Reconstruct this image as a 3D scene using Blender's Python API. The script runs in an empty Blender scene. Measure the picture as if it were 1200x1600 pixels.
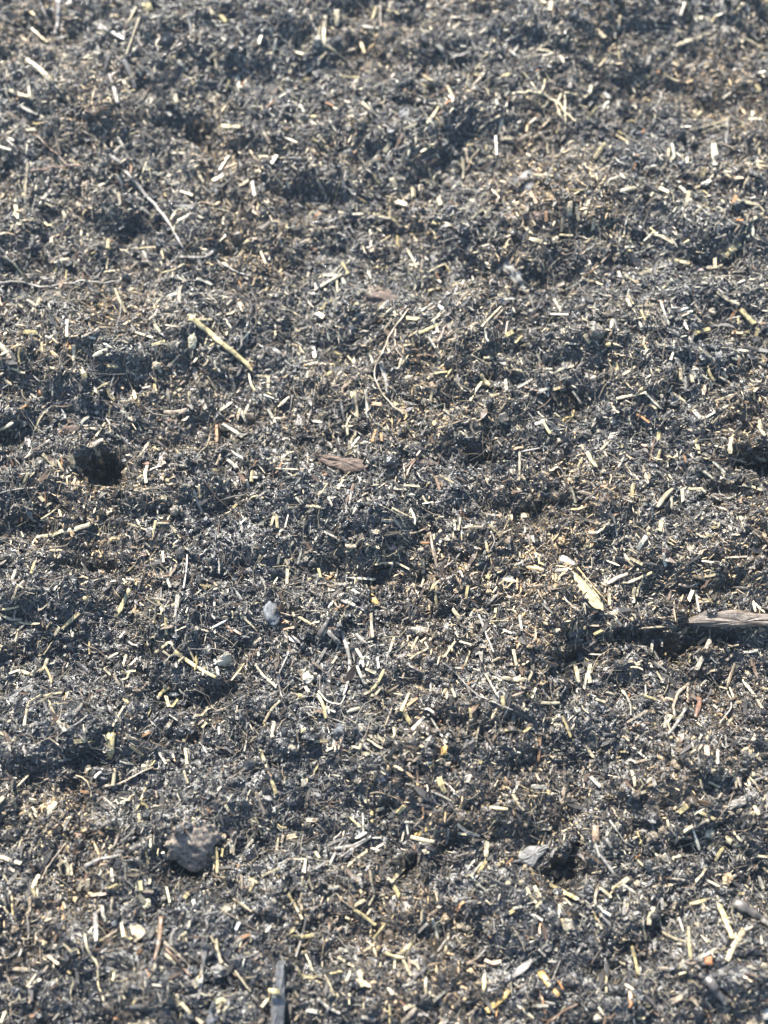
import bpy, math, random
import numpy as np
from mathutils import Vector, Matrix

# ------------------------------------------------------------------ camera, world, sun, exposure
SC = bpy.context.scene
COL = SC.collection
R = math.radians
TILT = R(19)                    # angle between the view axis and straight down
DIST = 0.66
VFOV = R(44)
CAM = np.array([0.0, -DIST * math.sin(TILT), DIST * math.cos(TILT)])
cam_d = bpy.data.cameras.new('camera')
cam = bpy.data.objects.new('camera', cam_d)
COL.objects.link(cam)
cam.location = CAM
cam.rotation_euler = (TILT, 0, 0)
cam_d.sensor_fit = 'VERTICAL'
cam_d.sensor_height = 24
cam_d.lens = 12 / math.tan(VFOV / 2)
cam_d.clip_start = 0.01
cam_d.clip_end = 500
cam_d.dof.use_dof = True
cam_d.dof.focus_distance = 0.628
cam_d.dof.aperture_fstop = 3.0
SC.camera = cam

SUN_EL, SUN_AZ = R(45), R(-20)       # azimuth measured from +Y (behind the heap), negative = left
w = bpy.data.worlds.new('World')
SC.world = w
w.use_nodes = True
nt = w.node_tree
sky = nt.nodes.new('ShaderNodeTexSky')
sky.sky_type = 'NISHITA'
sky.sun_disc = False
sky.sun_elevation = SUN_EL
sky.sun_rotation = SUN_AZ
nt.links.new(sky.outputs[0], nt.nodes['Background'].inputs[0])
nt.nodes['Background'].inputs[1].default_value = 0.12
sl = bpy.data.lights.new('sun', 'SUN')
sl.energy = 5.0
sl.angle = R(0.6)
sl.color = (1.0, 0.95, 0.86)
so = bpy.data.objects.new('sun', sl)
COL.objects.link(so)
sdir = Vector((math.cos(SUN_EL) * math.sin(SUN_AZ), math.cos(SUN_EL) * math.cos(SUN_AZ), math.sin(SUN_EL)))
so.rotation_euler = sdir.to_track_quat('Z', 'Y').to_euler()
so.location = (0, 0, 2)
SC.view_settings.view_transform = 'Standard'
SC.view_settings.look = 'None'
SC.view_settings.exposure = 1.9
SC.view_settings.gamma = 1
SC.view_settings.use_curve_mapping = False
SC.render.engine = 'CYCLES'
SC.cycles.max_bounces = 5
SC.cycles.volume_bounces = 1

rng = np.random.default_rng(11)
random.seed(5)

# ------------------------------------------------------------------ relief of the heap
_TB = np.random.default_rng(3).random((8, 256, 256))


def vn(x, y, k):
    """smooth value noise 0..1"""
    t = _TB[k % 8]
    xi = np.floor(x).astype(int)
    yi = np.floor(y).astype(int)
    fx = x - xi
    fy = y - yi
    fx = fx * fx * (3 - 2 * fx)
    fy = fy * fy * (3 - 2 * fy)
    a = t[xi & 255, yi & 255]
    b = t[(xi + 1) & 255, yi & 255]
    c = t[xi & 255, (yi + 1) & 255]
    d = t[(xi + 1) & 255, (yi + 1) & 255]
    return (a * (1 - fx) + b * fx) * (1 - fy) + (c * (1 - fx) + d * fx) * fy


def fbm(x, y, k, n=3):
    s = 0
    a = 1
    m = 0
    for i in range(n):
        s = s + a * (vn(x * 2 ** i + 17 * i, y * 2 ** i + 5 * i, k + i) - .5)
        m += a
        a *= .5
    return s / m


def worley(x, y, k):
    """rounded lumps 0..1 with creases between them"""
    xi = np.floor(x).astype(int)
    yi = np.floor(y).astype(int)
    best = np.full(np.shape(x), 9.0)
    hh = np.zeros(np.shape(x))
    for dx in (-1, 0, 1):
        for dy in (-1, 0, 1):
            cx = xi + dx
            cy = yi + dy
            px = cx + .1 + .8 * _TB[k % 8][cx & 255, cy & 255]
            py = cy + .1 + .8 * _TB[(k + 1) % 8][cx & 255, cy & 255]
            d = (x - px) ** 2 + (y - py) ** 2
            m = d < best
            best = np.where(m, d, best)
            hh = np.where(m, _TB[(k + 2) % 8][cx & 255, cy & 255], hh)
    return np.clip(1 - best * 1.3, 0, 1) * (.35 + .65 * hh)


F = 800 / math.tan(VFOV / 2)      # focal length in photo pixels (1200 x 1600)
ct, st = math.cos(TILT), math.sin(TILT)


def rays(px, py):
    u = (np.asarray(px, float) - 600) / F
    v = (800 - np.asarray(py, float)) / F
    d = np.stack([u, v * ct + st, v * st - ct], -1)
    return d / np.linalg.norm(d, axis=-1, keepdims=True)


def flat(px, py, z=0.0):
    d = rays(px, py)
    t = (z - CAM[2]) / d[..., 2]
    return CAM[0] + d[..., 0] * t, CAM[1] + d[..., 1] * t


# hollows (depth > 0) and mounds (depth < 0): px, py, half width px, half height px, millimetres
PITS = [(180, 748, 32, 24, 20), (1178, 742, 48, 24, 21), (735, 718, 60, 12, 9), (1000, 1012, 75, 15, 15), (940, 1040, 40, 16, 9),
        (900, 1065, 40, 18, 4), (1085, 1008, 60, 14, 12), (885, 1368, 34, 30, 22), (643, 1366, 22, 20, 13),
        (505, 1435, 55, 20, 10), (340, 1378, 75, 24, 12), (80, 412, 70, 10, 4), (580, 118, 90, 26, 12),
        (325, 222, 45, 18, 10), (265, 195, 30, 18, 8), (490, 325, 50, 26, 10), (15, 285, 30, 20, 5),
        (985, 70, 60, 24, 10), (60, 65, 30, 20, 8), (860, 470, 70, 22, 8), (885, 648, 50, 22, 10),
        (870, 815, 45, 22, 8), (75, 845, 50, 16, 10), (990, 215, 30, 18, 9), (150, 900, 60, 14, 7),
        (300, 1085, 80, 20, 9), (130, 1215, 50, 16, 8), (480, 890, 100, 18, 3), (940, 1500, 60, 26, 9),
        (1060, 1330, 50, 18, 8), (700, 1480, 50, 16, 6), (230, 370, 60, 20, 7), (1090, 950, 60, 14, 4),
        (30, 700, 40, 18, 8), (560, 550, 40, 30, 8), (1060, 330, 40, 20, 6), (780, 620, 60, 16, 7),
        # mounds
        (600, 230, 150, 50, -8), (900, 330, 160, 60, -9), (110, 390, 110, 50, -5), (230, 560, 170, 70, -11),
        (670, 560, 90, 55, -8), (1000, 560, 120, 60, -10), (1060, 850, 130, 60, -11), (880, 950, 70, 40, -9),
        (560, 830, 150, 60, -8), (250, 960, 150, 60, -9), (780, 1100, 110, 50, -8), (150, 1150, 120, 40, -8),
        (600, 1180, 140, 60, -8), (280, 1290, 80, 40, -10), (1060, 1230, 110, 50, -9), (560, 1350, 90, 40, -7),
        (700, 1300, 60, 30, -5), (200, 1500, 140, 60, -8), (640, 1540, 120, 50, -7), (1100, 1530, 110, 60, -12),
        (90, 520, 110, 60, -8), (400, 40, 180, 40, -8), (850, 60, 100, 30, -6), (1130, 480, 90, 40, -8)]
_pc = []
for (px, py, rx, ry, dep) in PITS:
    x0, y0 = flat(px, py)
    xa, _ = flat(px + rx, py)
    _, ya = flat(px, py - ry)
    k_ = .95 if dep >= 20 else (.75 if dep > 0 else 1.1)
    _pc.append((float(x0), float(y0), float(xa - x0) * (.85 if dep > 0 else 1), float(ya - y0) * 1.1, -dep * k_ / 1000))


def H0(x, y):
    x = np.asarray(x, float)
    y = np.asarray(y, float)
    wx = x + .018 * fbm(x / .05, y / .05, 1, 2)
    wy = y + .018 * fbm(x / .05 + 9, y / .05 + 4, 4, 2)
    h = .022 * fbm(wx / .15, wy / .13 + 3, 0, 3)
    h = h + .0056 * np.tanh(8 * fbm(wx / .09 + 6, wy / .080 + 2, 3, 3)) + .0024 * np.tanh(8 * fbm(wx / .035 + 16, wy / .033 + 2, 5, 2))
    h = h + .0135 * worley(wx / .046 + 31, wy / .043 + 7, 2)
    h = h + .0082 * worley(wx / .024 + 3, wy / .019 + 55, 4)
    vx = wx + .016 * fbm(x / .013 + 2, y / .013, 6, 3)
    vy = wy + .016 * fbm(x / .013 + 5, y / .013 + 8, 3, 3)
    for (cx, cy, rx, ry, a) in _pc:
        q = ((vx - cx) / rx) ** 2 + ((vy - cy) / ry) ** 2
        m = q < 9
        if np.any(m):
            h = h + np.where(m, a * np.exp(-np.minimum(q, 9) ** (1.0 if a > 0 else 1.5)), 0)
    return h


def H(x, y):
    x = np.asarray(x, float)
    y = np.asarray(y, float)
    h = H0(x, y)
    h = h + .0034 * worley(x / .0090 + 70, y / .0080 + 11, 1)
    h = h + .0018 * worley(x / .0042 + 40, y / .0040 + 90, 5)
    h = h + .0022 * fbm(x / .0040, y / .0035, 3, 2)
    return h


def hit(px, py, smooth=True):
    """where the ray through photo pixels meets the heap"""
    f = H0 if smooth else H
    d = rays(px, py)
    x, y = flat(px, py, .045)
    p = np.stack([x, y, np.full(np.shape(x), .045)], -1)
    stp = .0015
    for _ in range(80):
        below = f(p[..., 0], p[..., 1]) > p[..., 2]
        if np.all(below):
            break
        p = np.where(below[..., None], p, p + d * stp)
    return p


# ------------------------------------------------------------------ materials
def mat(name):
    m = bpy.data.materials.new(name)
    m.use_nodes = True
    n = m.node_tree.nodes
    return m, n, m.node_tree.links, n['Principled BSDF']


def nd(n, t, **k):
    o = n.new(t)
    for a, b in k.items():
        setattr(o, a, b)
    return o


def ramp(n, stops):
    r = n.new('ShaderNodeValToRGB')
    e = r.color_ramp.elements
    while len(e) > 1:
        e.remove(e[-1])
    e[0].position = stops[0][0]
    e[0].color = (*stops[0][1], 1)
    for p, c in stops[1:]:
        q = e.new(p)
        q.color = (*c, 1)
    return r


def soil_material(name, per_instance, fleck=False):
    m, n, l, b = mat(name)
    tc = nd(n, 'ShaderNodeTexCoord')
    geo = nd(n, 'ShaderNodeNewGeometry')
    no = nd(n, 'ShaderNodeTexNoise')
    no.inputs['Scale'].default_value = 900 if not per_instance else 1100
    no.inputs['Detail'].default_value = 3
    l.new(geo.outputs['Position'], no.inputs['Vector'])
    big = nd(n, 'ShaderNodeTexNoise')
    big.inputs['Scale'].default_value = 17
    big.inputs['Detail'].default_value = 3
    l.new(geo.outputs['Position'], big.inputs['Vector'])
    tone = ramp(n, [(.25, (.006, .006, .008)), (.5, (.013, .0125, .012)), (.66, (.065, .057, .045)), (.78, (.17, .15, .115))])
    l.new(no.outputs[0], tone.inputs[0])
    col = tone.outputs[0]
    if per_instance:
        oi = nd(n, 'ShaderNodeObjectInfo')
        rr = ramp(n, [(0, (.005, .0055, .007)), (.42, (.009, .0095, .011)), (.66, (.019, .018, .017)),
                      (.80, (.062, .052, .041)), (.88, (.125, .106, .08)), (.945, (.20, .175, .13)), (.985, (.38, .31, .20)), (1, (.5, .43, .3))])
        if fleck:
            rr = ramp(n, [(0, (.008, .008, .010)), (.36, (.022, .0205, .019)), (.58, (.075, .065, .051)), (.72, (.19, .16, .12)),
                          (.82, (.31, .265, .19)), (.93, (.46, .39, .25)), (1, (.56, .50, .38))])
        l.new(oi.outputs['Random'], rr.inputs[0])
        mx = nd(n, 'ShaderNodeMix', data_type='RGBA', blend_type='MIX')
        mx.inputs[0].default_value = .2 if fleck else .38
        l.new(rr.outputs[0], mx.inputs[6])
        l.new(col, mx.inputs[7])
        col = mx.outputs[2]
    # browner and greyer patches over the heap
    pr = ramp(n, [(.36, (.85, .92, 1.05)), (.50, (1.0, 1.0, 1.0)), (.66, (1.42, 1.18, .89))])
    l.new(big.outputs[0], pr.inputs[0])
    mu = nd(n, 'ShaderNodeMix', data_type='RGBA', blend_type='MULTIPLY')
    mu.inputs[0].default_value = 1
    l.new(col, mu.inputs[6])
    l.new(pr.outputs[0], mu.inputs[7])
    l.new(mu.outputs[2], b.inputs['Base Color'])
    rg = nd(n, 'ShaderNodeMapRange')
    rg.inputs['To Min'].default_value = .20
    rg.inputs['To Max'].default_value = .55
    rg.inputs['From Min'].default_value = .3
    rg.inputs['From Max'].default_value = .7
    l.new(no.outputs[0], rg.inputs['Value'])
    l.new(rg.outputs[0], b.inputs['Roughness'])
    if per_instance:
        ml = nd(n, 'ShaderNodeMath', operation='MULTIPLY')
        ml.inputs[1].default_value = 17.31
        l.new(oi.outputs['Random'], ml.inputs[0])
        fr = nd(n, 'ShaderNodeMath', operation='FRACT')
        l.new(ml.outputs[0], fr.inputs[0])
        wet = nd(n, 'ShaderNodeMapRange')
        wet.inputs['From Min'].default_value = 0
        wet.inputs['From Max'].default_value = .35
        wet.inputs['To Min'].default_value = .45
        wet.inputs['To Max'].default_value = 1
        l.new(fr.outputs[0], wet.inputs['Value'])
        m2 = nd(n, 'ShaderNodeMath', operation='MULTIPLY')
        l.new(rg.outputs[0], m2.inputs[0])
        l.new(wet.outputs[0], m2.inputs[1])
        l.new(m2.outputs[0], b.inputs['Roughness'])
    b.inputs['Specular IOR Level'].default_value = .55
    bp = nd(n, 'ShaderNodeBump')
    bp.inputs['Strength'].default_value = .8
    bp.inputs['Distance'].default_value = .0006
    l.new(no.outputs[0], bp.inputs['Height'])
    l.new(bp.outputs[0], b.inputs['Normal'])
    return m


def tint_material(name, rough=.55, dirt=.5, grain=1.0, bump=.4):
    """plant matter: colour from the attribute 'tint', fine lines along the piece, specks of soil"""
    m, n, l, b = mat(name)
    at = nd(n, 'ShaderNodeAttribute', attribute_name='tint')
    gr = nd(n, 'ShaderNodeAttribute', attribute_name='grain')
    mp = nd(n, 'ShaderNodeMapping')
    mp.inputs['Scale'].default_value = (120, 6.5, 1)
    l.new(gr.outputs['Vector'], mp.inputs[0])
    no = nd(n, 'ShaderNodeTexNoise')
    no.inputs['Scale'].default_value = 1
    no.inputs['Detail'].default_value = 3
    l.new(mp.outputs[0], no.inputs['Vector'])
    k = 1 - .5 * grain
    rp = ramp(n, [(.3, (k, k * .95, k * .88)), (.55, (1, 1, 1)), (.75, (1.12, 1.1, 1.06))])
    l.new(no.outputs[0], rp.inputs[0])
    mu = nd(n, 'ShaderNodeMix', data_type='RGBA', blend_type='MULTIPLY')
    mu.inputs[0].default_value = 1
    l.new(at.outputs['Color'], mu.inputs[6])
    l.new(rp.outputs[0], mu.inputs[7])
    geo = nd(n, 'ShaderNodeNewGeometry')
    n2 = nd(n, 'ShaderNodeTexNoise')
    n2.inputs['Scale'].default_value = 520
    n2.inputs['Detail'].default_value = 4
    l.new(geo.outputs['Position'], n2.inputs['Vector'])
    r2 = ramp(n, [(.47, (0, 0, 0)), (.60, (1, 1, 1))])
    l.new(n2.outputs[0], r2.inputs[0])
    ms = nd(n, 'ShaderNodeMath', operation='MULTIPLY')
    ms.inputs[1].default_value = dirt
    l.new(r2.outputs[0], ms.inputs[0])
    mx = nd(n, 'ShaderNodeMix', data_type='RGBA')
    l.new(ms.outputs[0], mx.inputs[0])
    l.new(mu.outputs[2], mx.inputs[6])
    mx.inputs[7].default_value = (.045, .037, .028, 1)
    l.new(mx.outputs[2], b.inputs['Base Color'])
    b.inputs['Roughness'].default_value = rough
    bp = nd(n, 'ShaderNodeBump')
    bp.inputs['Strength'].default_value = bump
    bp.inputs['Distance'].default_value = .0003
    l.new(no.outputs[0], bp.inputs['Height'])
    l.new(bp.outputs[0], b.inputs['Normal'])
    return m


def stone_material(name, dark, light, scale=260, rough=.6):
    m, n, l, b = mat(name)
    geo = nd(n, 'ShaderNodeNewGeometry')
    no = nd(n, 'ShaderNodeTexNoise')
    no.inputs['Scale'].default_value = scale
    no.inputs['Detail'].default_value = 6
    l.new(geo.outputs['Position'], no.inputs['Vector'])
    rp = ramp(n, [(.33, dark), (.62, light)])
    l.new(no.outputs[0], rp.inputs[0])
    n2 = nd(n, 'ShaderNodeTexNoise')
    n2.inputs['Scale'].default_value = 1400
    l.new(geo.outputs['Position'], n2.inputs['Vector'])
    r2 = ramp(n, [(.55, (1, 1, 1)), (.68, (.35, .32, .3))])
    l.new(n2.outputs[0], r2.inputs[0])
    mu = nd(n, 'ShaderNodeMix', data_type='RGBA', blend_type='MULTIPLY')
    mu.inputs[0].default_value = 1
    l.new(rp.outputs[0], mu.inputs[6])
    l.new(r2.outputs[0], mu.inputs[7])
    l.new(mu.outputs[2], b.inputs['Base Color'])
    b.inputs['Roughness'].default_value = rough
    bp = nd(n, 'ShaderNodeBump')
    bp.inputs['Strength'].default_value = .7
    bp.inputs['Distance'].default_value = .0006
    l.new(no.outputs[0], bp.inputs['Height'])
    l.new(bp.outputs[0], b.inputs['Normal'])
    return m


M_GROUND = soil_material('dark_compost', False)
M_CRUMB = soil_material('compost_crumbs', True)
M_FLECK = soil_material('litter_flecks', True, True)
M_STRAW = tint_material('chopped_straw', .42, .62)
M_WOOD = tint_material('weathered_wood', .42, .55, 1.3, .9)
M_FIBRE = tint_material('dry_fibre', .4, .35, .5, .2)
M_STONE = {
    'grey': stone_material('grey_stone', (.055, .053, .05), (.145, .137, .125)),
    'blue': stone_material('blue_grey_stone', (.04, .043, .047), (.10, .105, .11)),
    'white': stone_material('pale_stone', (.15, .14, .12), (.34, .32, .27)),
    'tan': stone_material('dry_tan_soil', (.05, .042, .034), (.21, .17, .13), 420, .85),
    'dark': stone_material('charcoal_grey_stone', (.045, .05, .055), (.12, .125, .13)),
    'rust': stone_material('rusty_brown_bark', (.05, .024, .014), (.16, .075, .038), 420, .7),
    'brown': stone_material('soft_brown_bark', (.03, .021, .016), (.11, .074, .052), 420, .75),
    'pink': stone_material('pinkish_shell', (.10, .07, .06), (.27, .19, .165), 500, .6),
    'gold': stone_material('golden_grain', (.30, .20, .08), (.50, .36, .16), 500, .5),
    'orange': stone_material('orange_grain', (.26, .11, .05), (.42, .21, .09), 500, .5),
}
TINT = {'c': (.40, .335, .21), 'y': (.42, .34, .165), 'w': (.37, .345, .27), 'g': (.235, .215, .185),
        'o': (.36, .19, .085), 'b': (.16, .10, .06), 'p': (.42, .32, .22), 't': (.27, .215, .15), 'r': (.17, .092, .058),
        'd': (.085, .075, .066), 'u': (.20, .22, .24)}
WORD = {'c': 'cream', 'y': 'yellow', 'w': 'whitish', 'g': 'greyish', 'o': 'orange', 'b': 'brown',
        'p': 'peach', 't': 'tan', 'r': 'reddish', 'd': 'dark', 'u': 'bluish'}


# ------------------------------------------------------------------ mesh builders
def tubes(cen, wid, thk, tint, S, crescent=0.0, roll=None, caps=True, jag=0.0):
    """cen N,K,3; wid, thk N,K (half sizes); tint N,3 -> arrays for one mesh"""
    N, K, _ = cen.shape
    tan = np.gradient(cen, axis=1)
    tan /= np.linalg.norm(tan, axis=2, keepdims=True) + 1e-12
    up = np.broadcast_to(np.array([0, 0, 1.0]), tan.shape)
    side = np.cross(tan, up)
    side /= np.linalg.norm(side, axis=2, keepdims=True) + 1e-9
    nup = np.cross(side, tan)
    if roll is not None:
        c = np.cos(roll)[:, None, None]
        s = np.sin(roll)[:, None, None]
        side, nup = side * c + nup * s, nup * c - side * s
    a = np.arange(S) * 2 * np.pi / S + np.pi / S
    ca, sa = np.cos(a), np.sin(a)
    if S >= 4:
        ca = np.sign(ca) * np.abs(ca) ** .6
        sa = np.sign(sa) * np.abs(sa) ** .6
    off = -crescent * (ca ** 2)
    V = cen[:, :, None, :] + side[:, :, None, :] * (wid[:, :, None] * ca)[..., None] \
        + nup[:, :, None, :] * (thk[:, :, None] * (sa + off))[..., None]
    if jag > 0:
        j = rng.normal(0, jag, (N, 2, S))
        V[:, 0] += tan[:, 0][:, None, :] * (j[:, 0] * wid[:, 0][:, None])[..., None]
        V[:, -1] += tan[:, -1][:, None, :] * (j[:, 1] * wid[:, -1][:, None])[..., None]
    V = V.reshape(N, K * S, 3)
    q = []
    for k in range(K - 1):
        for s in range(S):
            s2 = (s + 1) % S
            q.append((k * S + s, (k + 1) * S + s, (k + 1) * S + s2, k * S + s2))
    if caps and S % 2 == 0:
        for i in range(1, S - 2, 2):
            q.append((0, i, i + 1, i + 2))
            b0 = (K - 1) * S
            q.append((b0, b0 + i + 2, b0 + i + 1, b0 + i))
    q = np.array(q)
    Q = (q[None] + (np.arange(N) * K * S)[:, None, None]).reshape(-1, 4)
    ln = np.concatenate([np.zeros((N, 1)), np.cumsum(np.linalg.norm(np.diff(cen, axis=1), axis=2), 1)], 1)
    G = np.zeros((N, K, S, 3))
    G[..., 0] = ln[:, :, None] + rng.random(N)[:, None, None] * 7
    G[..., 1] = np.arange(S)[None, None, :] / S * 2 + rng.random(N)[:, None, None] * 50
    T = np.ones((N, K, S, 4))
    T[..., :3] = tint[:, None, None, :]
    return V.reshape(-1, 3), Q, T.reshape(-1, 4), G.reshape(-1, 3)


def quad_mesh(name, V, Q, T=None, G=None, material=None, smooth=False):
    me = bpy.data.meshes.new(name)
    me.vertices.add(len(V))
    me.vertices.foreach_set('co', np.asarray(V, np.float32).ravel())
    me.loops.add(len(Q) * 4)
    me.loops.foreach_set('vertex_index', np.asarray(Q, np.int32).ravel())
    me.polygons.add(len(Q))
    me.polygons.foreach_set('loop_start', np.arange(0, len(Q) * 4, 4, dtype=np.int32))
    me.polygons.foreach_set('loop_total', np.full(len(Q), 4, np.int32))
    if T is not None:
        a = me.attributes.new('tint', 'FLOAT_COLOR', 'POINT')
        a.data.foreach_set('color', np.asarray(T, np.float32).ravel())
    if G is not None:
        a = me.attributes.new('grain', 'FLOAT_VECTOR', 'POINT')
        a.data.foreach_set('vector', np.asarray(G, np.float32).ravel())
    me.update(calc_edges=True)
    me.polygons.foreach_set('use_smooth', np.full(len(Q), smooth))
    if material:
        me.materials.append(material)
    return me


def link(name, me, loc=(0, 0, 0), parent=None):
    o = bpy.data.objects.new(name, me)
    COL.objects.link(o)
    o.location = loc
    if parent:
        o.parent = parent
    return o


def tag(o, label, cat, group=None):
    o['label'] = label
    o['category'] = cat
    if group:
        o['group'] = group
    return o


def centred(name, V, Q, T, G, material, smooth=False, parent=None, origin=None):
    c = V.mean(0) if origin is None else np.array(origin)
    me = quad_mesh(name, V - c, Q, T, G, material, smooth)
    if parent:
        return link(name, me, tuple(c - np.array(parent.location)), parent)
    return link(name, me, tuple(c))


# ------------------------------------------------------------------ the ground: one sheet, fine under the camera, coarse to the horizon
def axis(a, b, step, far):
    mid = np.arange(a, b + step, step)
    g = []
    d = step
    t = 0
    while t < far:
        d *= 1.35
        t += d
        g.append(t)
    g = np.array(g)
    return np.concatenate([a - g[::-1], mid, mid[-1] + g])


gx = axis(-.34, .34, .0013, 11)
gy = axis(-.34, .44, .0013, 11)
X, Y = np.meshgrid(gx, gy, indexing='ij')
Z = np.empty_like(X)
for i in range(0, len(gx), 80):
    Z[i:i + 80] = H(X[i:i + 80], Y[i:i + 80])
V = np.stack([X, Y, Z], -1).reshape(-1, 3)
nx, ny = len(gx), len(gy)
ii = (np.arange(nx - 1)[:, None] * ny + np.arange(ny - 1)[None]).ravel()
Q = np.stack([ii, ii + ny, ii + ny + 1, ii + 1], -1)
ground = link('ground', quad_mesh('ground', V, Q, None, None, M_GROUND, True))
ground['kind'] = 'structure'

# ------------------------------------------------------------------ crumbs and splinters of compost: countless, instanced by geometry nodes
X0, X1, Y0, Y1 = -.40, .40, -.38, .52


def spread(n):
    cx = rng.uniform(X0, X1, n)
    cy = rng.uniform(Y0, Y1, n)
    half = .175 + .09 * np.clip((cy + .25) / .58, 0, 1) + .03
    edge = np.maximum(np.abs(cx) - half, 0) + np.maximum(-.27 - cy, 0) + np.maximum(cy - .36, 0)
    keep = rng.random(n) < np.exp(-edge / .05) * .9 + .1
    return cx[keep], cy[keep]


def scatter(name, label, x, y, z, sc, ro, material, warp, subs):
    me = bpy.data.meshes.new(name)
    me.vertices.add(len(x))
    me.vertices.foreach_set('co', np.stack([x, y, z], -1).astype(np.float32).ravel())
    for nm, dat in (('sc', sc), ('ro', ro)):
        a = me.attributes.new(nm, 'FLOAT_VECTOR', 'POINT')
        a.data.foreach_set('vector', dat.astype(np.float32).ravel())
    o = link(name, me)
    o['kind'] = 'stuff'
    o['label'] = label
    me.materials.append(material)
    ng = bpy.data.node_groups.new(name, 'GeometryNodeTree')
    ng.interface.new_socket('Geometry', in_out='INPUT', socket_type='NodeSocketGeometry')
    ng.interface.new_socket('Geometry', in_out='OUTPUT', socket_type='NodeSocketGeometry')
    N_ = ng.nodes
    L_ = ng.links
    gi = N_.new('NodeGroupInput')
    go = N_.new('NodeGroupOutput')
    jn = N_.new('GeometryNodeGeometryToInstance')
    for k, sb in enumerate(subs):
        ico = N_.new('GeometryNodeMeshIcoSphere')
        ico.inputs['Radius'].default_value = 1
        ico.inputs['Subdivisions'].default_value = sb
        nz = N_.new('ShaderNodeTexNoise')
        nz.noise_dimensions = '4D'
        nz.inputs['W'].default_value = 3.7 * k + 1
        nz.inputs['Scale'].default_value = 1.25
        nz.inputs['Detail'].default_value = 2.5
        sub = N_.new('ShaderNodeVectorMath')
        sub.operation = 'SUBTRACT'
        sub.inputs[1].default_value = (.5, .5, .5)
        L_.new(nz.outputs['Color'], sub.inputs[0])
        scl = N_.new('ShaderNodeVectorMath')
        scl.operation = 'SCALE'
        scl.inputs['Scale'].default_value = warp
        L_.new(sub.outputs[0], scl.inputs[0])
        sp = N_.new('GeometryNodeSetPosition')
        L_.new(ico.outputs['Mesh'], sp.inputs['Geometry'])
        L_.new(scl.outputs[0], sp.inputs['Offset'])
        sm = N_.new('GeometryNodeSetMaterial')
        sm.inputs['Material'].default_value = material
        L_.new(sp.outputs[0], sm.inputs['Geometry'])
        L_.new(sm.outputs[0], jn.inputs[0])
    ip = N_.new('GeometryNodeInstanceOnPoints')
    ip.inputs['Pick Instance'].default_value = True
    L_.new(gi.outputs[0], ip.inputs['Points'])
    L_.new(jn.outputs[0], ip.inputs['Instance'])
    na = N_.new('GeometryNodeInputNamedAttribute')
    na.data_type = 'FLOAT_VECTOR'
    na.inputs['Name'].default_value = 'ro'
    e2 = N_.new('FunctionNodeEulerToRotation')
    L_.new(na.outputs[0], e2.inputs[0])
    L_.new(e2.outputs[0], ip.inputs['Rotation'])
    na = N_.new('GeometryNodeInputNamedAttribute')
    na.data_type = 'FLOAT_VECTOR'
    na.inputs['Name'].default_value = 'sc'
    L_.new(na.outputs[0], ip.inputs['Scale'])
    rv = N_.new('FunctionNodeRandomValue')
    rv.data_type = 'INT'
    rv.inputs[4].default_value = 0
    rv.inputs[5].default_value = len(subs) - 1
    L_.new(rv.outputs[2], ip.inputs['Instance Index'])
    L_.new(ip.outputs[0], go.inputs[0])
    md = o.modifiers.new('scatter', 'NODES')
    md.node_group = ng


cx, cy = spread(460000)
n = len(cx)
size = np.exp(rng.normal(math.log(.00044), .52, n)).clip(.00022, .0026)
cz = H(cx, cy) + rng.uniform(-.3, 1.2, n) * size + rng.random(n) ** 3 * .0008
scatter('soil_crumbs', 'loose dark compost crumbs covering the whole heap', cx, cy, cz, size[:, None] * rng.uniform(.5, 1.5, (n, 3)),
        rng.uniform(0, 6.283, (n, 3)), M_CRUMB, 2.4, [3, 3, 3, 3, 2, 2])
cx, cy = spread(600000)
dry = .57 + 1.2 * fbm(cx / .09 + 4, cy / .06 + 9, 6, 3) + .62 * (cy - .03) / .3 - .5 * cx  # drier matted litter; extra pale flecks toward top left imitate brighter light there
for (qx, qy, rx, ry, a_) in _pc:
    if a_ < -.004:
        dry = dry - .7 * np.exp(-((cx - qx) / rx) ** 2 - ((cy - qy) / ry) ** 2)
kp = rng.random(len(cx)) < dry.clip(.16, 1)
cx, cy = cx[kp], cy[kp]
n = len(cx)
ln_ = np.exp(rng.normal(math.log(.0010), .55, n)).clip(.0003, .0048)
th = ln_ * rng.uniform(.07, .28, n)
yaw = rng.uniform(0, 6.283, n)
ex, ey = np.cos(yaw) * ln_, np.sin(yaw) * ln_
ha, hb = H(cx - ex, cy - ey), H(cx + ex, cy + ey)
pit_ = -np.arctan2(hb - ha, 2 * ln_) * .8 + rng.normal(0, .35, n)
scatter('litter_splinters', 'small splinters and flecks of rotting straw matted over the heap', cx, cy, np.maximum(H(cx, cy), (ha + hb) / 2) + .0006 + rng.random(n) * .0009,
        np.stack([ln_, th, th * rng.uniform(.3, .8, n)], -1), np.stack([rng.uniform(-.8, .8, n), pit_, yaw], -1), M_FLECK, .9, [2, 2, 2, 2])

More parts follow.
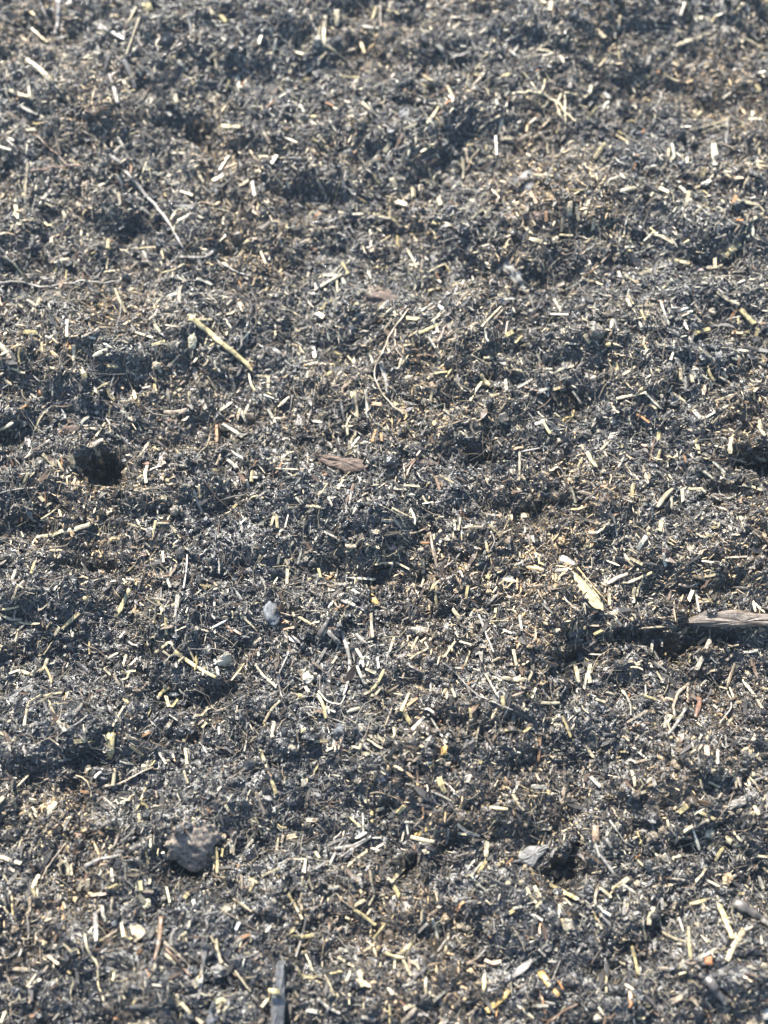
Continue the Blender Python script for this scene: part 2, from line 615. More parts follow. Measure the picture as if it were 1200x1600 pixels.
# ------------------------------------------------------------------ pieces read off the photograph, tile by tile
# each: x0, y0, x1, y1, width, tint letter - in a tile magnified three times whose corner is (ox, oy)
TILES = {
(0, 0): '''135 305 268 415 24 c;660 110 600 280 15 c;590 310 640 440 22 g;520 375 560 510 24 g;470 140 590 210 22 g;60 455 150 487 20 c;145 430 152 490 14 c
100 520 185 560 18 w;160 165 235 230 14 c;0 100 60 130 18 g;880 100 905 200 12 g;985 300 1020 270 12 c;1015 290 1022 345 18 c;1115 375 1130 455 22 w;820 450 835 505 20 c
1045 620 1130 625 30 y;555 670 590 720 20 w;540 745 575 715 14 w;705 755 665 865 13 c;0 710 60 730 16 w;130 630 185 628 16 c;142 790 130 950 18 c;85 990 125 1100 22 c
560 850 590 900 20 g;565 930 570 980 16 c;1000 870 1050 845 20 y;1035 820 1075 755 13 c;850 920 910 940 14 c;940 845 960 875 14 c;820 540 880 575 24 c;930 540 890 600 12 g
520 1150 520 1200 26 y;650 1190 760 1185 14 c;1000 895 1005 930 14 o;1130 1170 1170 1150 18 c;840 320 865 330 26 w;1040 100 1060 130 26 y;980 70 1005 100 20 c;300 1010 320 1040 14 c;1185 870 1198 940 16 w;30 500 62 540 16 g;210 960 260 900 26 t''',
(400, 0): '''325 100 318 235 22 c;300 150 292 200 18 c;378 80 378 150 28 c;585 30 592 235 10 t;565 60 545 120 16 c;500 152 578 162 12 w;20 160 68 215 18 c;30 190 15 240 15 c
190 275 260 300 22 y;155 365 180 325 22 c;500 510 560 565 20 c;540 510 575 550 12 g;780 380 825 408 16 c;205 510 225 545 14 w;850 240 880 285 24 w;720 820 755 822 26 c
635 865 650 900 28 c;735 900 740 945 22 c;390 1015 505 1025 20 c;650 975 705 990 26 c;855 955 865 990 22 c;610 945 660 950 12 c;825 1070 860 1075 20 y;260 572 285 575 18 y
600 740 630 695 22 c;855 530 800 610 14 c;750 610 690 635 14 c;895 430 920 510 18 c;965 770 968 860 15 c;925 1000 885 1035 10 g;1005 1055 1060 1010 12 c;1070 1040 1100 990 16 c
1045 630 1140 570 16 c;1120 660 1125 750 12 w;75 800 100 760 20 c;410 870 415 910 18 g;400 380 490 385 14 y;540 1120 540 1180 14 c;665 1130 665 1180 18 y;575 1170 630 1130 12 c
1150 385 1185 370 16 y;345 590 375 640 10 w;770 740 850 690 18 y;800 790 845 765 18 o;905 970 950 985 12 o;1150 680 1200 675 24 c;35 640 65 700 20 t;250 1080 290 1120 14 w;980 720 990 790 12 t;110 1130 125 1180 16 w''',
(800, 0): '''180 35 170 80 24 c;500 100 490 165 14 c;765 242 880 208 20 c;850 108 885 115 16 y;360 290 380 335 26 c;330 485 365 425 24 c;265 400 265 445 22 g;480 660 540 695 18 c
430 700 380 770 28 y;490 640 530 665 14 y;740 700 750 765 14 w;730 720 690 850 18 c;810 765 812 835 15 c;935 700 942 800 34 w;1100 580 1160 580 11 c;965 495 1010 460 14 c
815 640 1000 590 15 c;640 945 665 910 12 c;500 920 575 905 22 c;680 910 725 930 20 y;835 1035 915 975 18 c;880 890 920 870 18 c;1040 965 1145 990 26 c;1090 1065 1165 1025 17 c
820 925 805 990 18 c;775 900 805 930 14 c;885 820 878 865 24 y;265 980 262 1040 28 c;355 960 335 1030 16 c;295 1000 305 1060 16 c;380 1050 370 1105 18 c;235 1040 225 1110 16 c
75 1145 135 1160 26 c;215 1125 280 1130 14 c;490 1198 500 1130 14 w;645 1115 745 1165 20 c;500 1130 545 1130 12 c;780 1170 820 1150 20 c;80 930 110 980 16 o
150 1020 155 1060 20 o;1183 20 1195 90 24 y;1070 210 1160 260 14 c;100 845 190 850 12 c;110 265 190 285 16 c;590 670 612 630 12 o;340 1198 420 1155 15 w;985 825 1050 830 10 c;880 650 1000 610 12 c;1110 800 1200 810 12 c;1135 425 1150 455 20 y;240 720 220 755 18 w;115 10 150 50 18 c;400 180 425 205 22 c;800 40 780 100 14 t;850 570 880 545 16 c;1025 980 1040 940 18 o''',
(0, 400): '''1170 565 1200 650 14 y;735 590 738 670 19 y;515 532 560 535 18 y;395 555 412 605 26 y;10 430 60 500 22 p;855 155 848 245 22 p;550 180 600 290 18 c;730 340 760 380 13 c
195 215 175 285 17 c;40 250 120 252 16 c;40 30 95 75 20 w;780 345 880 355 13 c;930 320 1000 320 14 c;640 378 725 405 12 c;720 440 780 420 18 y;745 530 760 565 16 w
1010 520 1050 570 24 w;910 570 1035 630 14 c;895 655 895 720 16 c;955 700 970 735 22 w;775 750 880 740 18 p;820 665 855 640 14 c;1050 805 1140 865 18 w;1020 810 1022 890 15 o
810 990 900 1000 14 w;1075 975 1115 1015 22 w;995 1110 1060 1070 17 c;655 970 705 895 14 c;700 1000 695 1080 17 c;655 980 705 990 20 r;440 900 490 985 20 c;130 965 250 875 14 t
215 950 265 1000 16 c;340 955 355 1005 28 c;100 1110 140 1040 22 c;150 1060 175 1035 12 c;195 1140 220 1170 20 c;5 835 75 800 18 c;90 785 160 815 20 b;385 815 430 770 20 w
460 860 500 800 10 c;160 670 205 700 14 w;355 440 355 510 18 c;325 320 325 400 15 c;395 400 460 410 12 w;125 375 180 380 20 y;210 430 210 500 14 y;870 60 770 100 14 c
930 130 1000 160 18 w;1120 30 1145 0 14 c;810 525 890 450 12 c;940 1090 945 1150 14 c;1190 1030 1185 1080 18 y;410 830 480 835 18 p;470 950 490 990 18 y;765 960 780 990 16 o;1040 950 1020 1000 10 t;680 0 700 50 16 g;240 545 270 550 14 c;1135 750 1160 800 16 w''',
(400, 400): '''275 188 405 112 18 c;315 112 385 115 14 c;380 130 383 190 10 c;400 105 415 155 20 w;405 55 430 105 18 y;275 135 285 175 12 c;200 82 385 45 9 t;710 0 750 80 16 c
805 100 885 60 14 c;25 0 50 60 13 c;805 185 875 165 13 c;860 235 865 275 12 w;705 310 760 315 20 y;575 305 665 295 11 c;765 385 850 345 19 y;715 400 755 375 10 c
1055 355 1145 260 13 c;1070 365 1152 275 9 t;1165 400 1200 380 24 y;1065 500 1140 480 18 y;1160 415 1175 330 10 b;355 470 410 490 28 y;270 450 280 500 20 c
290 290 320 310 26 y;825 575 895 565 16 y;915 550 875 605 14 y;805 400 840 455 13 w;825 620 815 700 17 c;650 545 690 540 10 w;940 610 965 645 12 c;1000 700 1055 610 16 y
1050 580 1090 630 20 y;1165 600 1170 655 18 w;465 680 475 790 18 c;515 650 525 780 20 w;370 705 378 770 24 g;400 700 412 780 17 g;60 735 95 800 14 w;270 795 310 800 14 c
475 830 435 905 16 c;490 860 450 910 12 w;560 835 545 890 13 o;585 840 590 885 13 o;540 715 590 720 20 o;640 725 690 760 20 c;120 965 160 935 13 w;95 1015 200 1020 13 c
650 1110 705 1112 16 w;695 1095 765 1100 12 c;425 1165 460 1085 18 b;340 1150 360 1190 12 w;250 1190 310 1195 18 c;190 1150 220 1180 14 w;385 1110 410 1065 14 c
740 890 820 900 13 c;770 930 700 1010 15 b;0 580 70 585 13 c;60 590 62 640 16 c;40 670 110 695 10 w;430 490 460 525 10 c;330 575 350 560 14 y;245 565 243 590 12 c;10 1140 40 1150 12 c;900 1050 915 1100 14 g;840 1050 860 1110 14 b;780 1140 800 1170 12 c''',
(800, 400): '''685 230 725 345 14 w;175 295 255 297 12 c;190 225 225 280 18 w;75 205 100 275 10 g;245 180 300 150 10 w;320 120 385 135 22 c;530 225 545 260 18 c;785 305 830 285 10 p
950 195 1050 250 15 c;1060 275 1120 340 28 y;1010 320 1045 265 16 o;1020 380 1070 382 14 c;1045 310 1048 370 10 c;845 385 915 365 26 y;750 415 735 505 14 c;375 500 435 455 10 c
330 390 360 430 22 c;205 560 285 535 12 c;120 548 185 552 10 c;115 660 170 635 20 w;185 645 240 630 15 c;280 660 315 710 14 w;480 690 615 660 16 c;615 665 685 735 14 w
475 515 485 570 24 y;510 580 570 540 18 c;135 785 180 860 18 y;345 940 385 1005 20 y;30 940 28 1070 13 c;305 1005 325 965 14 c;0 940 120 920 11 g;565 1080 555 1140 20 y
410 925 450 880 18 c;680 820 675 890 18 y;690 905 665 980 17 y;660 870 635 980 8 b;775 550 780 605 17 c;905 540 930 600 20 y;825 580 835 615 16 c;970 560 995 595 14 c
930 705 1030 670 16 c;900 775 1000 720 18 w;840 740 870 775 20 c;800 600 805 650 18 g;890 625 885 675 24 p;735 655 800 700 11 c;830 640 835 690 8 w;1160 465 1170 520 16 y
1145 790 1170 860 20 c;1020 870 1010 945 20 c;960 950 1085 985 12 w;850 880 865 945 18 y;1070 1090 1155 1115 15 c;855 1015 930 1060 16 w;930 985 985 1035 12 w;1130 960 1175 980 18 w
1175 680 1200 730 15 c;970 30 1025 0 24 y;1035 485 1055 500 16 c;720 40 820 60 20 y;590 105 640 90 16 c;490 90 500 120 20 c;270 1100 290 1170 16 c;785 1110 790 1170 18 c
670 1195 740 1110 22 c;735 1140 735 1200 14 c;145 1160 140 1200 15 w;940 30 940 80 18 c;435 435 455 430 24 y;10 430 40 400 14 y;0 550 40 560 14 c;560 250 540 210 12 c;820 290 900 350 10 g;1140 360 1130 400 20 y;90 600 20 640 12 w''',
(0, 800): '''300 555 378 485 22 y;265 590 290 550 16 c;20 495 110 515 20 c;100 530 200 537 12 c;95 365 65 440 16 c;320 140 360 105 14 c;470 125 485 85 10 y
610 70 730 110 12 c;735 70 800 70 14 c;805 80 855 135 20 c;740 60 720 150 12 y;885 215 868 370 13 g;950 268 1015 285 18 w;790 325 808 368 14 w;835 400 835 610 11 g
890 490 870 640 9 w;960 360 985 420 10 c;1010 345 1080 415 10 c;760 465 830 445 12 c;785 510 787 585 14 y;890 545 915 580 20 w;1010 700 1030 775 20 w;890 645 920 710 8 c
1150 720 1090 800 15 y;800 830 750 875 18 y;785 870 800 920 18 c;850 880 815 925 16 y;185 765 235 700 18 c;115 755 180 775 18 c;55 768 105 750 10 c;225 735 255 810 16 y
240 895 270 970 14 c;285 990 320 1035 20 w;215 870 300 855 10 c;145 915 125 1030 18 c;150 905 210 870 14 c;600 680 585 735 14 c;540 1010 590 920 10 c;365 950 400 900 20 g
955 1015 990 980 18 y;1030 990 1035 1050 12 w;755 1135 785 1185 14 w;620 1105 680 1150 14 y;580 870 610 905 18 y;360 1085 410 1080 20 y;870 1070 885 1190 18 c;1060 1110 1110 1145 12 g
100 455 30 470 14 c;0 670 70 650 10 c;430 620 430 680 10 y;130 1150 190 1130 10 g;1075 1010 1095 1025 12 w;340 640 390 635 16 g;560 140 590 120 14 c;440 230 455 270 12 c;160 300 175 250 12 y;770 200 775 250 12 c;1130 70 1160 40 10 w;320 880 330 850 10 g;700 960 715 930 12 y;0 1040 30 1050 12 c;200 620 195 650 14 c;1150 1130 1160 1080 10 w''',
(400, 800): '''640 0 740 50 20 c;815 110 850 290 14 t;830 120 860 195 16 c;835 315 808 410 17 y;845 360 848 460 19 y;990 90 1115 92 13 c;1030 265 1110 205 17 c;420 170 470 175 28 p
520 165 580 185 14 c;500 170 470 220 12 b;150 280 148 350 16 c;85 20 75 80 22 c;100 30 105 90 16 c;155 30 140 90 8 w;320 110 380 140 10 w;215 205 198 260 12 w;115 215 105 260 14 c
295 280 305 320 14 y;370 350 405 350 14 w;345 430 400 375 18 g;425 425 465 450 14 w;540 490 548 600 19 c;205 505 265 540 14 c;265 530 300 525 10 c;340 575 395 630 20 g
470 650 500 700 18 w;495 690 505 735 14 w;475 735 515 830 16 w;470 580 510 625 18 g;515 745 560 765 13 c;720 700 800 655 17 c;755 600 730 655 13 c;600 750 540 850 18 y
535 850 505 865 12 c;715 860 680 940 18 y;690 920 725 1005 24 y;730 1030 785 970 26 w;755 880 710 915 14 o;820 975 890 1090 11 w;290 860 330 975 19 y;0 725 100 830 15 y
45 990 115 895 18 c;90 995 80 1065 22 c;20 1110 55 1200 20 y;235 830 250 855 18 c;275 1085 335 1080 14 y;920 470 950 510 22 c;990 360 980 420 17 y;1010 415 1055 375 12 c
1105 395 1125 365 12 c;1120 460 1115 505 14 y;1095 300 1080 330 28 y;930 620 880 690 13 c;950 620 1005 635 10 c;1150 870 1160 930 28 y;1145 790 1200 797 24 c
1075 1130 1045 1185 18 y;1045 1000 1025 1110 12 c;1000 930 1005 975 14 y;1000 660 975 730 10 c;1070 770 1125 870 12 c;500 1140 535 1140 18 c;560 265 640 260 16 c;655 250 720 285 10 c
480 325 560 330 13 w;735 345 760 410 8 c;1090 525 1180 520 11 c;590 55 650 60 14 c;925 50 930 100 12 c;955 40 945 100 12 c;1180 130 1185 190 14 c;915 840 930 880 14 c;1110 545 1190 580 14 w;780 240 785 300 16 c;770 370 785 330 12 c;570 1055 600 1090 12 c;800 1040 820 1080 14 y;640 930 610 1010 14 t;1020 180 1040 185 12 w;570 690 575 740 12 w;815 800 820 860 12 g;380 690 360 720 12 c;330 650 290 720 14 g;1150 1035 1200 1028 16 y;400 1070 385 1120 14 t;265 820 240 780 10 y''',
(800, 800): '''440 350 530 305 24 p;535 345 645 298 20 c;560 440 565 370 20 c;575 410 605 335 18 c;875 320 955 305 15 c;880 240 985 255 10 w;775 350 860 355 24 p;850 390 865 480 12 w
835 380 815 430 20 c;690 60 680 105 24 y;465 30 485 130 10 w;370 100 368 175 15 o;920 90 955 90 14 y;900 122 925 122 12 y;825 108 850 102 12 y;1055 35 1075 110 26 c
580 190 620 130 24 w;540 230 600 260 16 c;585 560 710 550 13 c;445 380 450 450 16 c;400 490 485 490 18 c;375 585 415 565 22 y;650 610 640 680 14 w;1045 658 1135 660 14 w
350 675 410 678 8 w;285 715 305 810 24 c;360 725 360 810 24 c;330 840 345 760 14 w;0 795 55 797 24 c;130 905 215 905 16 c;105 835 85 885 14 c;210 835 205 890 12 w
0 905 100 965 16 c;230 965 270 1060 22 y;340 930 345 990 22 g;385 885 430 900 13 c;525 865 548 960 14 w;530 995 625 940 10 t;660 715 715 755 8 w;665 760 690 800 10 c
715 965 705 1020 16 w;1065 795 1155 925 20 c;1030 725 995 830 16 t;1005 830 1025 880 10 c;495 1110 550 1100 13 c;555 1110 620 1165 10 c;340 1105 375 1155 22 c
900 1105 900 1150 26 p;950 1120 950 1190 18 w;825 1135 850 1120 10 c;970 555 1080 530 10 t;70 800 90 760 12 c;90 130 95 160 14 w;200 290 250 285 16 w;700 210 710 270 20 w;860 630 900 600 16 t;420 1050 490 1045 10 g;1100 280 1150 250 10 g;1130 1060 1105 1085 16 c;120 690 145 710 10 w;1155 530 1160 560 12 c;0 660 15 730 16 c;30 500 40 570 14 w;985 230 1090 225 10 t;330 440 335 490 12 c;615 820 617 870 8 w''',
(0, 1200): '''0 180 30 145 22 y;540 90 548 10 20 c;650 200 700 70 14 y;660 220 665 260 14 c;150 155 185 165 22 c;580 350 645 285 15 g;515 385 535 370 24 c;700 330 695 400 14 t
690 400 705 450 14 y;1020 375 1025 495 17 y;1050 380 1045 420 14 y;1090 340 1092 400 18 c;1105 345 1100 410 12 c;1185 500 1175 580 17 y;5 415 110 450 26 c;320 440 335 505 24 c
345 460 350 505 12 c;285 465 310 440 16 c;195 505 165 580 22 y;400 530 380 580 18 c;425 525 425 580 18 c;440 600 525 590 19 p;530 530 545 500 12 g;665 530 670 575 18 y
635 675 700 710 24 c;490 645 505 720 20 w;460 680 465 810 22 g;300 640 308 710 12 o;150 620 150 680 20 t;70 640 75 690 12 y;580 730 590 790 17 c;625 740 645 815 17 c
480 810 560 760 10 t;780 870 830 920 17 c;905 705 845 805 17 c;880 750 878 840 12 c;1020 800 1045 910 20 c;875 610 890 590 18 y;915 620 925 670 16 w;1100 615 1185 675 13 c
1105 640 1105 670 12 w;1110 950 1180 1045 9 c;1130 720 1110 760 16 u;300 800 410 825 10 c;195 730 205 920 8 t;140 1020 205 990 17 c;835 1060 840 1110 20 c;860 1100 900 1145 18 c
910 1165 960 1198 22 c;1140 795 1180 780 14 o;20 1190 40 1140 18 c;75 940 150 945 20 t;790 560 805 630 12 c;130 210 160 230 14 c;1070 1140 1085 1070 8 g;150 1100 165 1060 14 p;665 600 690 630 22 c;240 880 290 920 14 c;1065 180 1080 210 14 c;770 400 790 430 18 w;85 490 60 470 14 t;1190 340 1160 380 14 w;870 20 890 80 10 c''',
(400, 1200): '''60 0 100 125 17 y;5 120 45 225 26 t;245 40 238 90 12 c;545 210 543 260 14 y;440 235 490 280 11 y;550 210 600 190 14 c;665 215 695 185 22 y;820 115 925 170 15 w
855 50 885 120 30 y;1090 188 1175 198 19 y;695 258 730 258 12 w;705 265 712 315 10 w;240 250 290 250 24 p;110 325 98 410 16 c;130 320 125 355 14 t;430 465 520 395 19 c
335 365 395 340 16 g;280 395 300 425 16 c;180 430 238 430 8 c;235 435 230 495 14 c;30 510 110 472 12 c;220 515 205 645 15 c;250 525 270 570 15 c;155 592 220 708 16 y
340 565 385 560 22 w;535 485 555 590 14 c;555 600 530 645 8 c;640 550 670 600 20 y;600 610 610 650 20 c;645 600 650 650 12 c;465 645 510 620 18 c;465 668 560 738 21 y
520 690 540 660 10 c;605 730 550 800 14 y;170 790 270 785 20 y;240 700 190 885 16 g;345 700 348 760 20 b;200 960 270 985 17 y;190 1010 180 1100 18 y;325 970 370 1065 13 c
235 870 270 950 10 c;385 885 460 930 12 c;390 850 430 855 18 w;485 950 500 1020 24 c;665 875 730 815 18 y;600 865 690 890 18 y;690 900 725 970 14 c;650 900 648 940 12 c
620 1030 640 1060 14 c;795 980 797 1060 17 c;695 1125 740 1105 22 c;740 1100 800 1095 16 c;625 1110 630 1198 14 y;860 1110 905 1055 20 p;825 710 850 800 20 w;900 735 885 860 22 c
780 670 775 720 14 c;1070 900 1145 905 24 p;1080 350 1075 420 22 c;1075 440 1040 495 16 y;945 310 985 315 14 c;1175 685 1200 670 18 y;900 290 890 360 15 g;500 220 505 320 8 w
240 1130 290 1140 20 w;30 1120 60 1080 18 c;495 1165 555 1180 24 g;680 1190 750 1120 20 t;200 870 240 860 12 c;160 180 185 110 18 c;150 330 190 320 26 c;815 150 845 130 10 w;990 70 1000 40 20 w;850 860 890 800 10 g;800 730 760 770 14 g;1130 460 1160 440 14 y;50 770 75 740 12 w;700 80 740 90 8 w;350 450 375 400 16 g;1190 540 1165 540 16 c;420 700 440 710 14 c''',
(800, 1200): '''870 20 940 15 19 c;540 140 620 115 28 c;90 95 155 100 24 w;0 130 50 205 19 c;240 95 225 180 24 t;125 290 175 290 26 c;770 215 805 185 26 y;830 270 865 385 20 w
840 205 850 270 24 g;870 215 935 245 15 y;790 305 830 280 20 c;1160 150 1200 120 18 c;1125 180 1145 225 26 c;1100 50 1155 125 13 c;1020 25 1035 100 17 c;910 70 960 95 12 c
640 370 710 440 14 c;945 340 905 385 14 c;1030 370 1060 365 14 c;975 380 940 440 18 y;170 550 295 615 23 y;65 560 110 635 18 c;100 560 125 610 20 c;145 610 105 655 12 c
200 605 245 635 28 c;215 640 205 715 17 w;400 560 455 610 18 c;460 570 535 520 27 c;505 545 570 590 14 w;225 710 255 775 14 c;245 700 280 755 22 t;405 665 410 700 16 w
520 620 515 690 20 g;515 710 585 675 14 g;655 655 630 735 24 c;690 610 695 665 16 g;755 630 745 665 14 c;820 640 905 615 18 y;600 720 615 810 10 c;400 410 465 495 14 g
570 430 635 475 16 c;815 745 825 890 19 y;690 770 800 815 12 c;870 885 985 840 26 c;855 755 915 830 10 c;785 935 795 900 18 w;770 965 835 945 12 c;550 835 580 965 19 y
370 948 455 950 12 c;440 940 432 1050 16 c;650 560 780 540 20 t;540 1050 540 1120 24 o;740 1090 785 1070 22 p;575 1165 610 1168 16 y;1130 415 1185 420 12 c;1070 1025 1110 1010 22 p
1170 470 1195 490 24 c;1145 510 1165 570 20 w;125 1040 150 1150 12 o;120 1120 220 900 8 g;960 630 945 600 12 w;410 620 430 640 12 c;380 360 400 420 12 g;990 330 1010 345 40 c;1040 330 1060 350 14 g;880 100 870 60 12 c;470 380 475 420 14 c;0 660 40 650 14 w;830 1075 860 1110 24 t;760 350 757 310 8 w;1185 190 1180 130 14 g;400 90 360 50 20 g;650 60 660 90 20 g;550 20 565 90 20 c;270 390 230 350 14 c;120 850 150 880 14 g;1050 590 1075 590 14 y;585 1080 590 1150 12 c''',
}

LAND = [  # name used in labels, photo pixel
    ('long yellow straw', 348, 544), ('pale branching root', 860, 165), ('golden upper left chip', 362, 207),
    ('brown bark strip', 540, 722), ('yellow leaf', 920, 925), ('flat wood slab', 1130, 970),
    ('grey stone flake', 835, 1338), ('grey plank splinter', 433, 1545), ('tan soil clod', 300, 1315),
    ('blue grey stone', 341, 1578), ('bent kinked straw', 310, 1032), ('knobbly yellow stalk', 195, 945),
    ('orange yellow chip', 585, 942), ('rusty twig bit', 1087, 1108), ('brown bark stick', 250, 1466),
    ('grey wood wedge', 1155, 1255), ('thick dark stick', 1172, 1430), ('right hand dark hole', 1175, 745),
    ('left hand dark hole', 180, 748), ('pit beside the flake', 890, 1375), ('rusty bark lump', 1162, 552),
    ('long pale stone', 803, 428), ('white pebble', 533, 587), ('dusty grey stone', 420, 962),
    ('thick top left straw', 67, 120), ('grey brown stone', 507, 400), ('long pale straw', 105, 838),
    ('upright orange strip', 842, 1170), ('crossed straws', 658, 1310), ('thin looping root', 603, 560),
    ('pinkish shell bit', 618, 850), ('orange upper grain', 472, 213), ('long wavy fibre', 155, 1515),
    ('chip over the hole', 618, 1368), ('steep cream stalk', 1143, 1475), ('broad yellow stalk', 176, 1167),
    ('thin reddish twig', 93, 274), ('long grey twig', 245, 325),
]


def direction(dx, dy):
    a = math.degrees(math.atan2(-dy, dx)) % 360
    return ['right of', 'above right of', 'above', 'above left of', 'left of', 'below left of', 'below', 'below right of'][int((a + 22.5) // 45) % 8]


def tilt_word(dx, dy):
    a = math.degrees(math.atan2(-dy, dx)) % 180
    if a < 18 or a > 162:
        return 'lying level'
    if 72 < a < 108:
        return 'standing upright'
    return ('leaning right' if a < 72 else 'leaning left')


pieces = []
for (ox, oy), s in TILES.items():
    for t in s.replace('\n', ';').split(';'):
        v = t.split()
        if len(v) < 6:
            continue
        x0, y0, x1, y1, wd = [float(q) for q in v[:5]]
        pieces.append([ox + x0 / 3, oy + y0 / 3, ox + x1 / 3, oy + y1 / 3, wd / 3, v[5]])
pieces.sort(key=lambda p: -math.hypot(p[2] - p[0], p[3] - p[1]) * p[4])


def lay(pa, K, lift=.0016, sag=0):
    """path of photo pixels -> K points on the heap, kept straight but resting on what is under them"""
    pa = np.array(pa, float)
    P = hit(pa[:, 0], pa[:, 1])
    t = np.linspace(0, 1, len(pa))
    tt = np.linspace(0, 1, K)
    C = np.stack([np.interp(tt, t, P[:, i]) for i in range(3)], -1)
    hh = H(C[:, 0], C[:, 1])
    C[:, 2] += np.clip((hh - C[:, 2]).max(), -.002, .004) * .7 + lift + .0013 + rng.normal(0, .00045)
    return C


def blade(pa, width_px, K=6, thick=.42, lift=.0016):
    C = lay(pa, K, lift)
    dep = np.linalg.norm(C.mean(0) - CAM)
    hw = width_px * dep / F * .5
    return C, hw


STRAW_GROUP = 'chopped straw pieces strewn over the compost'
used = {}
allst = pieces[:]
indiv, rest = allst[:300], allst[300:]
infos = []
for p in indiv:
    x0, y0, x1, y1, wd, c = p
    mx_, my_ = (x0 + x1) / 2, (y0 + y1) / 2
    ln = math.hypot(x1 - x0, y1 - y0)
    near = sorted(LAND, key=lambda L: math.hypot(L[1] - mx_, L[2] - my_))[0]
    asp = ln / wd
    szw = 'long' if ln > 40 else ('medium' if ln > 24 else 'short')
    shw = 'thin' if asp > 6 else ('broad' if asp < 2.6 else '')
    d = direction(mx_ - near[1], my_ - near[2])
    lab = ' '.join(('%s %s %s straw %s, %s the %s' % (szw, shw, WORD[c], tilt_word(x1 - x0, y1 - y0), d, near[0])).split())
    infos.append([lab, math.hypot(near[1] - mx_, near[2] - my_)])
order = {}
for i, (lab, dist) in enumerate(infos):
    order.setdefault(lab, []).append((dist, i))
for lab, li in order.items():
    li.sort()
    if len(li) > 1:
        ws = ['nearest', 'second-nearest', 'third-nearest', 'fourth-nearest', 'fifth-nearest', 'sixth-nearest']
        for k, (_, i) in enumerate(li):
            infos[i][0] = ws[k] + ' ' + lab
for p, (lab, _) in zip(indiv, infos):
    x0, y0, x1, y1, wd, c = p
    wj = rng.normal(0, wd * .10)
    wd *= rng.uniform(.68, .95)
    C, hw = blade([(x0, y0), ((x0 + x1) / 2 + rng.normal(0, 1.5), (y0 + y1) / 2 + rng.normal(0, 1.5)), (x1, y1)], wd, 6)
    prof = 1 + rng.normal(0, .13, 6)
    prof[0] *= rng.uniform(.65, 1)
    prof[-1] *= rng.uniform(.65, 1)
    tk = rng.uniform(.28, .6)
    tn = np.array(TINT[c]) * rng.uniform(.55, 1.1)
    V, Q, T, G = tubes(C[None], (hw * prof)[None], (hw * prof * tk)[None], tn[None], 8, rng.uniform(0, .7), rng.normal(0, .25, 1), True, .35)
    o = centred('straw_piece', V, Q, T, G, M_STRAW)
    tag(o, lab, 'straw', STRAW_GROUP)

# the smaller straw bits nobody would pick out: listed ones plus those scattered over the heap
cl, wl, tl, nl = [], [], [], []
for p in rest:
    x0, y0, x1, y1, wd, c = p
    C, hw = blade([(x0, y0), (x1, y1)], wd, 4)
    cl.append(C)
    wl.append(np.full(4, hw))
    tl.append(np.array(TINT[c]) * rng.uniform(.8, 1.15))
NS = 30000
sx = rng.uniform(-.42, .42, NS)
sy = rng.uniform(-.40, .60, NS)
dens = .35 + 1.1 * np.clip(fbm(sx / .07, sy / .07, 2, 2) + .5, 0, 1)
pit = np.zeros(NS)
for (qx, qy, rx, ry, a_) in _pc:
    if a_ < -.005:
        pit = np.maximum(pit, np.exp(-((sx - qx) / rx) ** 2 - ((sy - qy) / ry) ** 2))
kp = rng.random(NS) < dens * (.60 + .7 * sy) * (1 - .9 * pit)  # straw matted thicker toward the top, also standing in for brighter light
sx, sy = sx[kp], sy[kp]
n = len(sx)
L = np.exp(rng.normal(math.log(.0030), .58, n)).clip(.001, .0110)
W = np.clip(L * rng.uniform(.08, .36, n), .00015, .0012) * .5 + .00006
yaw = rng.uniform(0, 2 * np.pi, n)
dx, dy = np.cos(yaw) * L / 2, np.sin(yaw) * L / 2
h0, h1 = H(sx - dx, sy - dy), H(sx + dx, sy + dy)
pitch = rng.normal(0, .35, n) * L
K = 4
tt = np.linspace(-1, 1, K)[None]
Cn = np.stack([sx[:, None] + dx[:, None] * tt, sy[:, None] + dy[:, None] * tt,
               ((h0 + h1) / 2)[:, None] + ((h1 - h0) / 2 + pitch)[:, None] * tt], -1)
Cn[..., :2] += rng.normal(0, .075, (n, K, 2)) * L[:, None, None]
lo = (H(sx, sy) - Cn[:, 1:3, 2].mean(1)).clip(0, .003)
Cn[..., 2] += (lo + .0007 + rng.random(n) * .0015)[:, None]
pal = np.array([TINT[q] for q in 'cccccyywwggggtttpbbo'])
tn = pal[rng.integers(0, len(pal), n)] * rng.uniform(.55, 1.15, n)[:, None]
cl = np.concatenate([np.array(cl), Cn])
wl = np.concatenate([np.array(wl), np.repeat(W[:, None], K, 1) * rng.uniform(.75, 1.2, (n, K))])
tl = np.concatenate([np.array(tl), tn])
V, Q, T, G = tubes(cl, wl, wl * rng.uniform(.3, .6, len(cl))[:, None], tl, 4, .35, rng.normal(0, .4, len(cl)), True, .35)
o = link('straw_bits', quad_mesh('straw_bits', V, Q, T, G, M_STRAW))
o['kind'] = 'stuff'
o['label'] = 'tiny pale chopped straw bits mixed through the compost'

